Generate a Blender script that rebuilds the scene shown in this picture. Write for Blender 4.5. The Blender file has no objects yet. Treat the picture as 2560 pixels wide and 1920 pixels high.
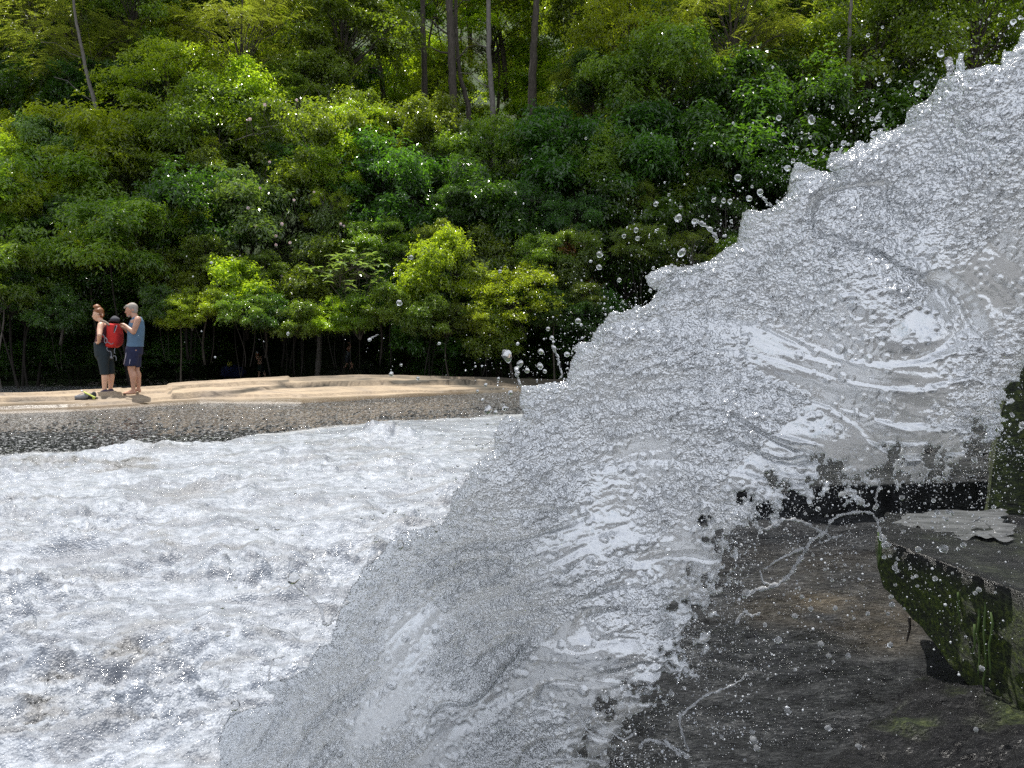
import bpy, bmesh, math, random
import numpy as np
from mathutils import Vector, Matrix

random.seed(11)
RNG = np.random.default_rng(11)
SC = bpy.context.scene
COL = SC.collection

# ------------------------------------------------------------------ camera, sky, sun, exposure
F = 1923.0                     # focal length in pixels of a 2560 px wide frame
HORIZON = 860.0
CZ = 1.12
cam_d = bpy.data.cameras.new('camera')
cam_d.sensor_width = 36.0
cam_d.lens = 36.0 * F / 2560.0
cam_d.clip_start = 0.05
cam_d.clip_end = 600
cam = bpy.data.objects.new('camera', cam_d)
COL.objects.link(cam)
PITCH = math.atan((960 - HORIZON) / F)
cam.location = (0, 0, CZ)
cam.rotation_euler = (math.radians(90) - PITCH, 0, 0)
SC.camera = cam

SUN = Vector((-0.20, 0.30, 0.93)).normalized()
world = bpy.data.worlds.new('World')
SC.world = world
world.use_nodes = True
wn = world.node_tree
bg = wn.nodes['Background']
sky = wn.nodes.new('ShaderNodeTexSky')
sky.sky_type = 'NISHITA'
sky.sun_disc = False
sky.sun_elevation = math.asin(SUN.z)
sky.sun_rotation = math.atan2(SUN.x, SUN.y)
sky.air_density = 1.0
sky.dust_density = 1.5
tc = wn.nodes.new('ShaderNodeTexCoord')
cn = wn.nodes.new('ShaderNodeTexNoise')
cn.inputs['Scale'].default_value = 2.6
cn.inputs['Detail'].default_value = 7
cn.inputs['Roughness'].default_value = 0.6
wn.links.new(tc.outputs['Generated'], cn.inputs['Vector'])
cr_ = wn.nodes.new('ShaderNodeValToRGB')
cr_.color_ramp.elements[0].position = 0.34
cr_.color_ramp.elements[1].position = 0.50
wn.links.new(cn.outputs['Fac'], cr_.inputs[0])
cm_ = wn.nodes.new('ShaderNodeMix'); cm_.data_type = 'RGBA'
wn.links.new(cr_.outputs[0], cm_.inputs[0])
wn.links.new(sky.outputs[0], cm_.inputs[6])
cm_.inputs[7].default_value = (7.9, 8.35, 9.2, 1)
wn.links.new(cm_.outputs[2], bg.inputs[0])
bg.inputs[1].default_value = 0.10
sun_d = bpy.data.lights.new('sun', 'SUN')
sun_d.energy = 5.0
sun_d.angle = math.radians(0.53)
sun_d.color = (1.0, 0.965, 0.90)
sun = bpy.data.objects.new('sun', sun_d)
COL.objects.link(sun)
sun.location = (0, 0, 40)
sun.rotation_euler = SUN.to_track_quat('Z', 'Y').to_euler()

vs = SC.view_settings
vs.view_transform = 'Standard'
vs.look = 'None'
vs.exposure = 0.5
vs.gamma = 1.0
vs.use_curve_mapping = False
cy = SC.cycles
cy.use_denoising = False
cy.denoiser = 'OPENIMAGEDENOISE'
cy.max_bounces = 8
cy.diffuse_bounces = 3
cy.glossy_bounces = 3
cy.transmission_bounces = 8
cy.transparent_max_bounces = 8
cy.caustics_reflective = False
cy.caustics_refractive = False
cy.sample_clamp_indirect = 3.0
cy.sample_clamp_direct = 0.0
cy.use_adaptive_sampling = False
cy.adaptive_threshold = 0.02


def at(px, py, Y):
    """the world point seen at a picture position at distance Y"""
    v = Vector(((px - 1280) / F, 1.0, -(py - 960) / F))
    c, s = math.cos(-PITCH), math.sin(-PITCH)
    d = Vector((v.x, v.y * c - v.z * s, v.y * s + v.z * c))
    return Vector((0, 0, CZ)) + d * (Y / d.y)


def project(P):
    """world points (N,3) -> picture x, y"""
    c, s = math.cos(PITCH), math.sin(PITCH)
    x, y, z = P[:, 0], P[:, 1], P[:, 2] - CZ
    yy = y * c - z * s
    zz = y * s + z * c
    return 1280 + F * x / yy, 960 - F * zz / yy


# ------------------------------------------------------------------ noise
_perm = RNG.permutation(256)
_perm = np.concatenate([_perm, _perm, _perm])
_grad = RNG.normal(size=(256, 3))
_grad /= np.linalg.norm(_grad, axis=1)[:, None]


def perlin(x, y, z=0.0):
    x, y, z = np.broadcast_arrays(np.asarray(x, float), np.asarray(y, float), np.asarray(z, float))
    xi, yi, zi = np.floor(x).astype(int), np.floor(y).astype(int), np.floor(z).astype(int)
    xf, yf, zf = x - xi, y - yi, z - zi
    u, v, w = (t * t * t * (t * (t * 6 - 15) + 10) for t in (xf, yf, zf))
    out = 0
    for dx in (0, 1):
        wx = u if dx else 1 - u
        for dy in (0, 1):
            wy = v if dy else 1 - v
            for dz in (0, 1):
                wz = w if dz else 1 - w
                g = _grad[_perm[_perm[_perm[(xi + dx) & 255] + ((yi + dy) & 255)] + ((zi + dz) & 255)]]
                out = out + wx * wy * wz * (g[..., 0] * (xf - dx) + g[..., 1] * (yf - dy) + g[..., 2] * (zf - dz))
    return out * 1.5


def fbm(x, y, z=0.0, o=4, lac=2.03, gain=0.5):
    a, s, t = 1.0, 0.0, 0.0
    for i in range(o):
        s = s + a * perlin(x * lac ** i + 17.3 * i, y * lac ** i - 9.1 * i, np.asarray(z) + 3.7 * i)
        t += a
        a *= gain
    return s / t


def ridged(x, y, z=0.0, o=3, gain=0.5):
    a, s, t = 1.0, 0.0, 0.0
    for i in range(o):
        s = s + a * (1 - 2 * np.abs(perlin(x * 2.1 ** i + 31.3 * i, y * 2.1 ** i - 19.1 * i, np.asarray(z) + 5.7 * i)))
        t += a
        a *= gain
    return s / t


def smooth(a, b, x):
    t = np.clip((x - a) / (b - a), 0, 1)
    return t * t * (3 - 2 * t)


# ------------------------------------------------------------------ mesh helpers
def tag(o, label=None, cat=None, group=None, kind=None):
    if label: o['label'] = label
    if cat: o['category'] = cat
    if group: o['group'] = group
    if kind: o['kind'] = kind
    return o


def mesh_np(name, V, faces, mat=None, smooth_s=True, attrs=None, n=None):
    """V (N,3); faces (M,k) all with k corners"""
    me = bpy.data.meshes.new(name)
    V = np.ascontiguousarray(V, dtype=np.float32)
    faces = np.ascontiguousarray(faces, dtype=np.int32)
    M, k = faces.shape
    me.vertices.add(len(V))
    me.vertices.foreach_set('co', V.ravel())
    me.loops.add(M * k)
    me.loops.foreach_set('vertex_index', faces.ravel())
    me.polygons.add(M)
    me.polygons.foreach_set('loop_start', np.arange(0, M * k, k, dtype=np.int32))
    me.polygons.foreach_set('loop_total', np.full(M, k, dtype=np.int32))
    me.polygons.foreach_set('use_smooth', np.full(M, smooth_s, dtype=bool))
    for nm, arr in (attrs or {}).items():
        a = me.attributes.new(nm, 'FLOAT', 'POINT')
        a.data.foreach_set('value', np.ascontiguousarray(arr, dtype=np.float32).ravel())
    me.update(calc_edges=True)
    if mat: me.materials.append(mat)
    return me


def link(name, me, parent=None):
    o = bpy.data.objects.new(name, me)
    COL.objects.link(o)
    if parent: o.parent = parent
    return o


def empty(name, loc=(0, 0, 0), rz=0.0):
    o = bpy.data.objects.new(name, None)
    o.empty_display_size = 0.2
    o.location = loc
    o.rotation_euler = (0, 0, rz)
    COL.objects.link(o)
    return o


def grid_faces(nr, nc, keep=None):
    i = np.arange((nr - 1) * (nc - 1))
    r, c = i // (nc - 1), i % (nc - 1)
    a = r * nc + c
    f = np.stack([a, a + 1, a + nc + 1, a + nc], 1)
    if keep is not None:
        k = keep.ravel()
        f = f[k[f].all(1)]
    return f


def compact(V, f, attrs=None):
    used = np.zeros(len(V), bool)
    used[f.ravel()] = True
    idx = np.cumsum(used) - 1
    return V[used], idx[f], {k: v[used] for k, v in (attrs or {}).items()}


def tube_np(pts, rad, n=7, cap=True):
    """tube through points; returns V, quads (caps as collapsed rings)"""
    pts = [Vector(p) for p in pts]
    V, Fc = [], []
    m = len(pts)
    up = Vector((0.31, 0.17, 0.93)).normalized()
    for i, p in enumerate(pts):
        t = (pts[min(i + 1, m - 1)] - pts[max(i - 1, 0)])
        t = t.normalized() if t.length > 1e-9 else Vector((0, 0, 1))
        a = t.cross(up)
        if a.length < 0.05: a = t.cross(Vector((1, 0, 0)))
        a.normalize()
        b = t.cross(a)
        for k in range(n):
            an = 2 * math.pi * k / n
            V.append(p + (a * math.cos(an) + b * math.sin(an)) * rad[i])
    for i in range(m - 1):
        for k in range(n):
            Fc.append((i * n + k, i * n + (k + 1) % n, (i + 1) * n + (k + 1) % n, (i + 1) * n + k))
    if cap:
        for base, p in ((0, pts[0]), ((m - 1) * n, pts[-1])):
            c0 = len(V)
            V.append(p); V.append(p)
            for k in range(n):
                a_, b_ = base + k, base + (k + 1) % n
                Fc.append((a_, b_, c0, c0 + 1) if base else (b_, a_, c0, c0 + 1))
    return np.array([tuple(v) for v in V]), np.array(Fc)


def join_np(parts):
    V, Fc, off = [], [], 0
    for v, f in parts:
        V.append(v); Fc.append(f + off); off += len(v)
    return np.concatenate(V), np.concatenate(Fc)


def tri_mesh(name, parts, mat, sm=True):
    """parts of quads whose cap quads may be degenerate: via from_pydata with duplicates dropped"""
    V, Fc = join_np(parts)
    me = bpy.data.meshes.new(name)
    fl = []
    for q in Fc.tolist():
        s = []
        for i in q:
            if i not in s: s.append(i)
        # caps: the two centre vertices are the same point
        if len(s) == 4 and np.allclose(V[s[2]], V[s[3]]): s = s[:3]
        if len(s) >= 3: fl.append(s)
    me.from_pydata([tuple(v) for v in V], [], fl)
    me.polygons.foreach_set('use_smooth', np.full(len(me.polygons), sm, dtype=bool))
    me.materials.append(mat)
    me.update()
    return me


# ------------------------------------------------------------------ material helper
class NT:
    def __init__(s, name):
        s.m = bpy.data.materials.new(name)
        s.m.use_nodes = True
        s.t = s.m.node_tree
        s.out = s.t.nodes['Material Output']
        s.p = s.t.nodes['Principled BSDF']

    def n(s, typ, ins=None, **kw):
        nd = s.t.nodes.new(typ)
        for k, v in kw.items(): setattr(nd, k, v)
        for k, v in (ins or {}).items(): s.set(nd.inputs[k], v)
        return nd

    def set(s, sock, v):
        if isinstance(v, bpy.types.NodeSocket): s.t.links.new(v, sock)
        else:
            if isinstance(v, tuple) and len(v) == 3 and sock.type == 'RGBA': v = v + (1,)
            sock.default_value = v

    def noise(s, scale, detail=4, rough=0.55, vec=None, dist=0.0):
        nd = s.n('ShaderNodeTexNoise', {'Scale': scale, 'Detail': detail, 'Roughness': rough, 'Distortion': dist})
        s.set(nd.inputs['Vector'], vec if vec is not None else s.pos())
        return nd.outputs['Fac']

    def pos(s, scale=None):
        if not hasattr(s, '_g'): s._g = s.n('ShaderNodeTexCoord').outputs['Object']
        if scale is None: return s._g
        return s.n('ShaderNodeMapping', {'Vector': s._g, 'Scale': scale}).outputs[0]

    def ramp(s, fac, stops):
        nd = s.n('ShaderNodeValToRGB', {'Fac': fac})
        e = nd.color_ramp.elements
        while len(e) > 1: e.remove(e[-1])
        e[0].position = stops[0][0]
        e[0].color = tuple(stops[0][1]) + (1,) if not isinstance(stops[0][1], float) else (stops[0][1],) * 3 + (1,)
        for p, c in stops[1:]:
            x = e.new(p)
            x.color = tuple(c) + (1,) if not isinstance(c, float) else (c, c, c, 1)
        return nd.outputs[0]

    def mix(s, fac, a, b, mode='MIX'):
        nd = s.n('ShaderNodeMix', data_type='RGBA', blend_type=mode)
        s.set(nd.inputs[0], fac); s.set(nd.inputs[6], a); s.set(nd.inputs[7], b)
        return nd.outputs[2]

    def math(s, op, a, b=0.0, c=0.0):
        nd = s.n('ShaderNodeMath', operation=op, use_clamp=(op == 'MULTIPLY' and c == 0.0 and isinstance(b, bpy.types.NodeSocket) and False))
        s.set(nd.inputs[0], a); s.set(nd.inputs[1], b); s.set(nd.inputs[2], c)
        return nd.outputs[0]

    def attr(s, name):
        return s.n('ShaderNodeAttribute', attribute_name=name).outputs['Fac']

    def bump(s, h, strength=0.5, dist=0.02, normal=None):
        nd = s.n('ShaderNodeBump', {'Height': h, 'Strength': strength, 'Distance': dist})
        if normal is not None: s.set(nd.inputs['Normal'], normal)
        return nd.outputs[0]

    def pr(s, **kw):
        for k, v in kw.items(): s.set(s.p.inputs[k.replace('_', ' ')], v)
        return s


def plain(name, col, rough=0.6, var=0.25, scale=30.0, **kw):
    m = NT(name)
    f = m.noise(scale, 3)
    c = m.mix(f, tuple(x * (1 - var) for x in col), tuple(min(1, x * (1 + var)) for x in col))
    m.pr(Base_Color=c, Roughness=rough, **kw)
    m.pr(Normal=m.bump(f, 0.15, 0.005))
    return m.m


def leaf_mat(name, dark, light, tint=None, tint_amt=0.0, rough=0.38, trans=0.42):
    m = NT(name)
    rnd = m.n('ShaderNodeObjectInfo').outputs['Random']
    a, b = m.attr('leaf_random'), m.attr('lobe_random')
    f = m.math('ADD', m.math('MULTIPLY', a, 0.5), m.math('MULTIPLY', b, 0.5))
    c = m.mix(f, dark, light)
    hs = m.n('ShaderNodeHueSaturation', {'Color': c})
    m.set(hs.inputs['Hue'], m.math('MULTIPLY_ADD', rnd, 0.03, 0.475))
    m.set(hs.inputs['Value'], m.math('MULTIPLY_ADD', rnd, 0.35, 0.85))
    c = hs.outputs[0]
    if tint:
        g = m.math('MULTIPLY', m.math('GREATER_THAN', b, 1 - tint_amt), m.math('GREATER_THAN', a, 0.25))
        c = m.mix(m.math('MULTIPLY', g, 0.8), c, tint)
    m.pr(Base_Color=c, Roughness=rough - .13, Specular_IOR_Level=1.0)
    tr = m.n('ShaderNodeBsdfTranslucent', {'Color': m.mix(1.0, c, (2.3, 2.4, 0.7), 'MULTIPLY')})
    mx = m.n('ShaderNodeMixShader', {0: min(.6, trans + .07), 1: m.p.outputs[0], 2: tr.outputs[0]})
    m.t.links.new(mx.outputs[0], m.out.inputs[0])
    return m.m


M = {}
M['leaf_laurel'] = leaf_mat('laurel_leaf', (0.05, 0.10, 0.014), (0.17, 0.24, 0.03))
M['leaf_bright'] = leaf_mat('bright_leaf', (0.11, 0.17, 0.016), (0.27, 0.35, 0.03), trans=0.5)
M['leaf_deep'] = leaf_mat('deep_green_leaf', (0.015, 0.050, 0.009), (0.065, 0.145, 0.022), rough=0.33)
M['leaf_olive'] = leaf_mat('olive_leaf', (0.07, 0.09, 0.022), (0.17, 0.19, 0.05), rough=0.5)
M['leaf_red'] = leaf_mat('new_growth_leaf', (0.05, 0.085, 0.018), (0.11, 0.15, 0.03), (0.22, 0.075, 0.03), 0.4)
M['leaf_rhodo'] = leaf_mat('rhododendron_leaf', (0.06, 0.12, 0.03), (0.15, 0.23, 0.07), rough=0.3, trans=0.3)
mb = NT('bark')
bn = mb.noise(9, 6, 0.65, mb.pos((3, 3, 0.6)))
mb.pr(Base_Color=mb.ramp(bn, [(0.3, (0.02, 0.016, 0.012)), (0.55, (0.06, 0.048, 0.036)), (0.75, (0.13, 0.115, 0.095))]),
      Roughness=0.9, Normal=mb.bump(bn, 0.8, 0.03))
M['bark'] = mb.m
M['shaded_shrub_bark'] = plain('shaded_shrub_bark', (0.018, 0.014, 0.011), 0.9, 0.5, 20)  # blackened bark: shade put into the colour so low stems sink away
mb = NT('pale_bark')
bn = mb.noise(9, 6, 0.65, mb.pos((3, 3, 0.8)))
mb.pr(Base_Color=mb.ramp(bn, [(0.3, (0.07, 0.06, 0.052)), (0.6, (0.15, 0.135, 0.12)), (0.8, (0.24, 0.22, 0.195))]),
      Roughness=0.85, Normal=mb.bump(bn, 0.5, 0.02))
M['pale_bark'] = mb.m

# ------------------------------------------------------------------ terrain behind
def ground_z(X, Y):
    h = -0.15 + 0.70 * np.clip(Y - 29.5, 0, None) + 0.25 * fbm(X * 0.25, Y * 0.25, 4.0, 4) * smooth(16, 22, Y)
    return h + 0.10 * fbm(X * 1.3, Y * 1.3, 1.0, 3) * smooth(17, 20, Y)


xs = np.linspace(-70, 70, 240)
ys = np.concatenate([np.linspace(-12, 14, 14), np.linspace(14.5, 32, 110), np.linspace(33, 120, 60)])
XX, YY = np.meshgrid(xs, ys)
ZZ = ground_z(XX, YY) - 1.6 * (1 - smooth(11.0, 15.0, YY))
mt = NT('forest_soil')
g1, g2 = mt.noise(0.9, 8, 0.75), mt.noise(22, 4, 0.7)
c1 = mt.ramp(g2, [(0.30, (0.016, 0.012, 0.008)), (0.55, (0.05, 0.036, 0.022)), (0.72, (0.15, 0.105, 0.06))])
c1 = mt.mix(mt.ramp(g1, [(0.36, 0.0), (0.46, 0.95)]), c1, mt.mix(g2, (0.012, 0.03, 0.006), (0.05, 0.09, 0.015)))
sy = mt.n('ShaderNodeSeparateXYZ', {'Vector': mt.pos()}).outputs['Y']
nearf = mt.n('ShaderNodeMapRange', {'Value': sy, 'From Min': 12.0, 'From Max': 15.0}).outputs[0]
c1 = mt.mix(nearf, mt.mix(g2, (0.04, 0.04, 0.042), (0.15, 0.15, 0.155)), c1)
mt.pr(Base_Color=c1, Roughness=0.95, Normal=mt.bump(g2, 0.9, 0.05))
me = mesh_np('ground', np.stack([XX.ravel(), YY.ravel(), ZZ.ravel()], 1), grid_faces(len(ys), len(xs)), mt.m)
tag(link('ground', me), kind='structure')

# ------------------------------------------------------------------ bank of bare sandstone
PXF = np.array([-2600, -900, 0, 170, 330, 500, 750, 900, 1200, 1400, 1800, 2600, 4200.0])
YFR = np.array([9.2, 11.2, 12.25, 12.6, 13.4, 14.4, 14.3, 15.3, 17.3, 18.3, 19.5, 21, 23.0])   # water's edge
YCR = np.array([10.3, 12.2, 13.55, 14.35, 15.35, 15.9, 16.8, 17.9, 18.7, 19.3, 20.3, 22, 24.0])  # crest
ZCR = np.array([.15, .17, .20, .19, .22, .29, .31, .33, .22, .13, .10, .10, .10])
pxg = np.arange(-2600, 4200, 5.0)
tg = np.concatenate([np.linspace(-0.9, 0, 14)[:-1], np.linspace(0, 1, 90), np.linspace(1.03, 3.4, 40)])
PX, TG = np.meshgrid(pxg, tg)
YF, YC, ZC = (np.interp(pxg, PXF, a)[None, :].repeat(len(tg), 0) for a in (YFR, YCR, ZCR))
Yb = np.where(TG < 0, YF + TG * 1.2, YF + TG * (YC - YF))
Yb = np.where(TG > 1, YC + (TG - 1) * 1.9, Yb)
Xb = (PX - 1280) / F * Yb
zt = np.where(TG < 0, 0.9 * TG, ZC * (1 - (1 - np.clip(TG, 0, 1)) ** 1.7))
zt = zt + np.where(TG > 1, -(TG - 1) * 0.28, 0)
# bedding: thin overlapping slabs that step along crooked seams
bed = TG * 3.1 + 0.55 * fbm(Xb * 0.28, TG * 1.2, 7.0, 4) + 0.12 * perlin(Xb * 1.7, TG * 4, 2.0)
seam = np.abs(bed - np.round(bed))
step = (np.floor(bed + 0.5) - bed) * 0.045 * smooth(0, 0.15, TG) * (1 - smooth(1.1, 1.6, TG))
zt = zt + step + 0.035 * fbm(Xb * 0.9, Yb * 0.9, 3.0, 5) - 0.05 * np.exp(-(seam / 0.03) ** 2) * (TG > 0.05) * smooth(-0.1, 0.25, perlin(Xb * 0.35, bed * 0.8, 9.0))
zt = zt + 0.006 * fbm(Xb * 9, Yb * 9, 3.0, 3) + 0.035 * smooth(-0.25, 0.05, TG)
pyb = HORIZON + (CZ - zt) * F / Yb
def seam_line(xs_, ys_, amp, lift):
    """a slab edge: the rock behind the line stands a few centimetres higher, with shade painted on its riser"""
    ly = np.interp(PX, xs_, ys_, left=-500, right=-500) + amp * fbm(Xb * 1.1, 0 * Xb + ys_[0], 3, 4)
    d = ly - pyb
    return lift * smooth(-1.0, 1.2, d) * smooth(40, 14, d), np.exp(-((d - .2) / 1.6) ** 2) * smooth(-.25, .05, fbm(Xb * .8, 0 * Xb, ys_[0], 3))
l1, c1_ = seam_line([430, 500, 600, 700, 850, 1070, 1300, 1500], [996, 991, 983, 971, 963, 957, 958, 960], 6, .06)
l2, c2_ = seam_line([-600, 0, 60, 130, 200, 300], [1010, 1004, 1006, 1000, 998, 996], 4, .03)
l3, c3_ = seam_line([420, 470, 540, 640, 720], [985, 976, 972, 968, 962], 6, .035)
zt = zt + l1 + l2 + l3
crack_shade = np.clip(c1_ + .7 * c2_ + .7 * c3_, 0, 1)  # shadow colour painted along cracks and slab risers
mr = NT('sandstone')
n1 = mr.noise(0.9, 7, 0.62, mr.pos((0.6, 2.2, 4)))
n2 = mr.noise(16, 6, 0.7, mr.pos((0.5, 2.0, 2.0)))
n3 = mr.noise(60, 3, 0.7)
base = mr.ramp(n1, [(0.32, (0.17, 0.135, 0.11)), (0.46, (0.30, 0.225, 0.15)), (0.58, (0.38, 0.285, 0.185)), (0.72, (0.28, 0.23, 0.185))])
base = mr.mix(mr.math('MULTIPLY', n2, 0.55), base, mr.ramp(n2, [(0.35, (0.10, 0.075, 0.055)), (0.6, (0.50, 0.40, 0.28))]))
wet = mr.attr('wet')
base = mr.mix(wet, base, (0.075, 0.045, 0.018))
mos = mr.attr('lichen_shade')  # lichens and painted shade share this mask
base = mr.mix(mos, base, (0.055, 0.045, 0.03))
hh = mr.math('ADD', mr.math('MULTIPLY', n2, 0.7), mr.math('MULTIPLY', n3, 0.3))
mr.pr(Base_Color=base, Roughness=mr.ramp(wet, [(0, 0.85), (0.6, 0.42)]), Normal=mr.bump(hh, 0.5, 0.03))
wet_a = np.clip(smooth(0.18, 0.02, TG + 0.10 * fbm(Xb * 0.9, TG * 3, 2, 3)), 0, 1)
pool_l = np.exp(-((PX - 60) / 170.0) ** 2) * smooth(0.55, 0.25, TG)
wet_a = np.clip(wet_a + pool_l, 0, 1)
lich_shade = smooth(0.12, 0.45, fbm(Xb * 0.7, TG * 2.2, 12, 5) + 0.28 * smooth(0.75, 1.1, TG) * smooth(200, 700, PX) - 0.05) * smooth(0.2, 0.5, TG)
greyb = smooth(560, 800, PX) * smooth(975, 955, pyb) * .8 + smooth(1000, 1200, PX) * .9  # greyer back slab, with the shade at the right painted in
lich_shade = np.clip(lich_shade * 0.7 + greyb * (0.6 + fbm(Xb, Yb * 2, 4, 4)) + crack_shade + 0.5 * np.exp(-(seam / 0.05) ** 2) * (TG > 0.2) * smooth(-0.1, 0.25, perlin(Xb * 0.35, bed * 0.8, 9.0)), 0, 1)
Vb = np.stack([Xb.ravel(), Yb.ravel(), zt.ravel()], 1)
me = mesh_np('rock_bank', Vb, grid_faces(len(tg), len(pxg)), mr.m, attrs={'wet': wet_a.ravel(), 'lichen_shade': lich_shade.ravel()})
tag(link('rock_bank', me), kind='structure')


def bank_z(X, Y):
    d = (Vb[:, 0] - X) ** 2 + (Vb[:, 1] - Y) ** 2
    return float(Vb[np.argmin(d), 2])


# ------------------------------------------------------------------ water: dark riffle and white water
def base_z(Y):
    return -0.92 * smooth(9.8, 2.4, Y) ** 0.85


pys = np.concatenate([np.arange(966, 1100, 2.0), np.arange(1100, 2500, 4.2), np.arange(2520, 4200, 60)])
Yt = np.linspace(0.7, 21, 4000)
pyt = HORIZON + (CZ - base_z(Yt)) * F / Yt
Yr = np.interp(pys, pyt[::-1], Yt[::-1])
pxw = np.concatenate([np.arange(-2600, -200, 60), np.arange(-200, 2760, 4.2), np.arange(2780, 4600, 60)])
PXW, YW = np.meshgrid(pxw, Yr)
PYW = pys[:, None].repeat(len(pxw), 1)
XW = (PXW - 1280) / F * YW
bx = [-600, 0, 300, 560, 640, 800, 950, 1250, 1700, 2600]
by = [1185, 1150, 1132, 1118, 1092, 1078, 1062, 1048, 1035, 1020]
edge = np.interp(PXW, bx, by)
wob = 16 * fbm(XW * 1.2, YW * 1.5, 0, 4) + 14 * perlin(XW * 0.5, YW * 0.5, 5)
FO = smooth(-14, 14, PYW - edge + wob)
# a see-through tongue of thin water at the left, brown rock showing low down
thin = np.exp(-(((PXW - 120) / 330) ** 2 + ((PYW - 1182) / 20) ** 2)) * 1.3
thin = thin + 1.25 * np.exp(-(((PXW - 60) / 130) ** 2 + ((PYW - 1742) / 32) ** 2)) + 1.15 * np.exp(-(((PXW - 290) / 120) ** 2 + ((PYW - 1700) / 36) ** 2)) \
    + 1.1 * np.exp(-(((PXW - 120) / 110) ** 2 + ((PYW - 1855) / 30) ** 2)) + 0.45 * np.exp(-(((PXW - 400) / 260) ** 2 + ((PYW - 1400) / 60) ** 2)) \
    + 0.45 * np.exp(-(((PXW - 100) / 260) ** 2 + ((PYW - 1310) / 40) ** 2))
cur = XW * 0.97 + YW * 0.35
acr = YW * 0.95 - XW * 0.30
tn = fbm(XW * 2.2, YW * 3.2, 8, 5, gain=0.62)
tn2 = fbm(cur * 1.2, acr * 5.5, 18, 5, gain=0.6)
thin_a = np.clip(smooth(0.15, 0.75, thin * (0.45 + 2.2 * tn2 + 1.0 * tn)) + 0.7 * smooth(0.02, 0.40, tn2), 0, 1)
foam = FO * (1 - 0.62 * thin_a)
# slab flow: churned heaps stretched along the current
heap = ridged(cur * 0.9, acr * 1.5, 1.0, 4, 0.52)
heap2 = fbm(cur * 3.4, acr * 5.2, 2.0, 4, gain=0.62)
wc_ = 0.5 * fbm(cur * 1.6, acr * 1.6, 7, 3)
bil = np.abs(perlin(cur * 3.4 + wc_, acr * 7.5 + wc_ * 2, 4.0)) + 0.5 * np.abs(perlin(cur * 8 + wc_ * 2, acr * 17, 5.0)) + 0.25 * np.abs(perlin(cur * 21, acr * 38, 6.0))
near = smooth(10.5, 5.5, YW)
churn = 0.30 + 1.1 * smooth(-.25, .30, fbm(cur * .55, acr * 1.3, 44, 3))
zw = base_z(YW) + FO * (0.035 + (0.13 * near + 0.02) * heap + churn * ((0.085 * near + 0.02) * heap2 + (0.045 * near + 0.02) * bil))
crest = np.exp(-((PYW - edge - 8) / 10.0) ** 2) * np.clip(0.35 + 1.3 * perlin(XW * 0.9, YW * 0.2, 3), 0, 1.5)
zw = zw + 0.045 * crest * (0.7 + 0.6 * bil)
hump = .6 * np.exp(-(((PXW - 330) / 80) ** 2 + ((PYW - 1136) / 10) ** 2)) + 1.3 * np.exp(-(((PXW - 950) / 75) ** 2 + ((PYW - 1098) / 12) ** 2))
zw = zw + 0.11 * hump * (0.6 + 0.8 * bil)
rip = ridged(XW * 3.0, YW * 5.0, 2.0, 2, 0.55)
rip2 = ridged(XW * 9.0, YW * 11.0, 4.0, 2, 0.6)
zw = zw + (1 - FO) * (0.006 * rip + 0.014 * rip2 * smooth(-.3, .2, fbm(XW * .5, YW * 1.6, 3, 3) + .12))
# the river bed lies under the pool and comes up at the right, where rock takes over
zw = zw - 0.5 * smooth(-0.55, -0.1, XW - 0.05 * (YW - 3)) * smooth(4.6, 3.6, YW)

mw = NT('river_water')
fo, th = mw.attr('foam'), mw.attr('thin')
pf = mw.pos()
b1 = mw.noise(11, 6, 0.68, mw.pos((1.0, 1.7, 1)), 0.3)
b2 = mw.noise(48, 4, 0.7)
vor = mw.n('ShaderNodeTexVoronoi', {'Vector': pf, 'Scale': 75.0}, feature='F1').outputs['Distance']
rb = mw.n('ShaderNodeTexNoise', {'Vector': mw.pos((0.8, 2.0, 1)), 'Scale': 17.0, 'Detail': 3.0, 'Roughness': 0.6}).outputs['Fac']
rb2 = mw.n('ShaderNodeTexNoise', {'Vector': mw.pos((1.0, 1.5, 1)), 'Scale': 34.0, 'Detail': 2.0, 'Roughness': 0.6}).outputs['Fac']
bed_c = mw.ramp(mw.noise(1.1, 6, 0.7, mw.pos((0.4, 1.5, 1))), [(0.35, (0.008, 0.010, 0.008)), (0.52, (0.022, 0.022, 0.020)), (0.68, (0.060, 0.054, 0.045))])
water = mw.n('ShaderNodeBsdfPrincipled', {'Base Color': bed_c + (1,) if isinstance(bed_c, tuple) else bed_c, 'Roughness': 0.05, 'IOR': 1.33, 'Specular IOR Level': 1.0})
rv = mw.n('ShaderNodeTexVoronoi', {'Vector': mw.pos((1, 1.3, 1)), 'Scale': 24.0, 'Randomness': 1.0}, feature='SMOOTH_F1').outputs['Distance']
mw.set(water.inputs['Normal'], mw.bump(mw.math('ADD', mw.math('MULTIPLY', rv, -0.9), mw.math('ADD', rb, mw.math('MULTIPLY', rb2, 0.6))), 1.0, 0.16))
fh = mw.math('ADD', mw.math('MULTIPLY', b1, 0.55), mw.math('ADD', mw.math('MULTIPLY', b2, 0.22), mw.math('MULTIPLY', vor, -0.16)))
fcol = mw.ramp(mw.math('ADD', b1, mw.math('MULTIPLY', b2, 0.25)), [(0.36, (0.105, 0.122, 0.146)), (0.55, (0.21, 0.231, 0.265)), (0.8, (0.40, 0.425, 0.47))])
bigc = mw.n('ShaderNodeTexNoise', {'Vector': mw.n('ShaderNodeMapping', {'Vector': mw.pos(), 'Rotation': (0, 0, -0.32), 'Scale': (0.55, 2.4, 1)}).outputs[0], 'Scale': 2.4, 'Detail': 8.0, 'Roughness': 0.7, 'Distortion': 0.8}).outputs['Fac']
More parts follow.
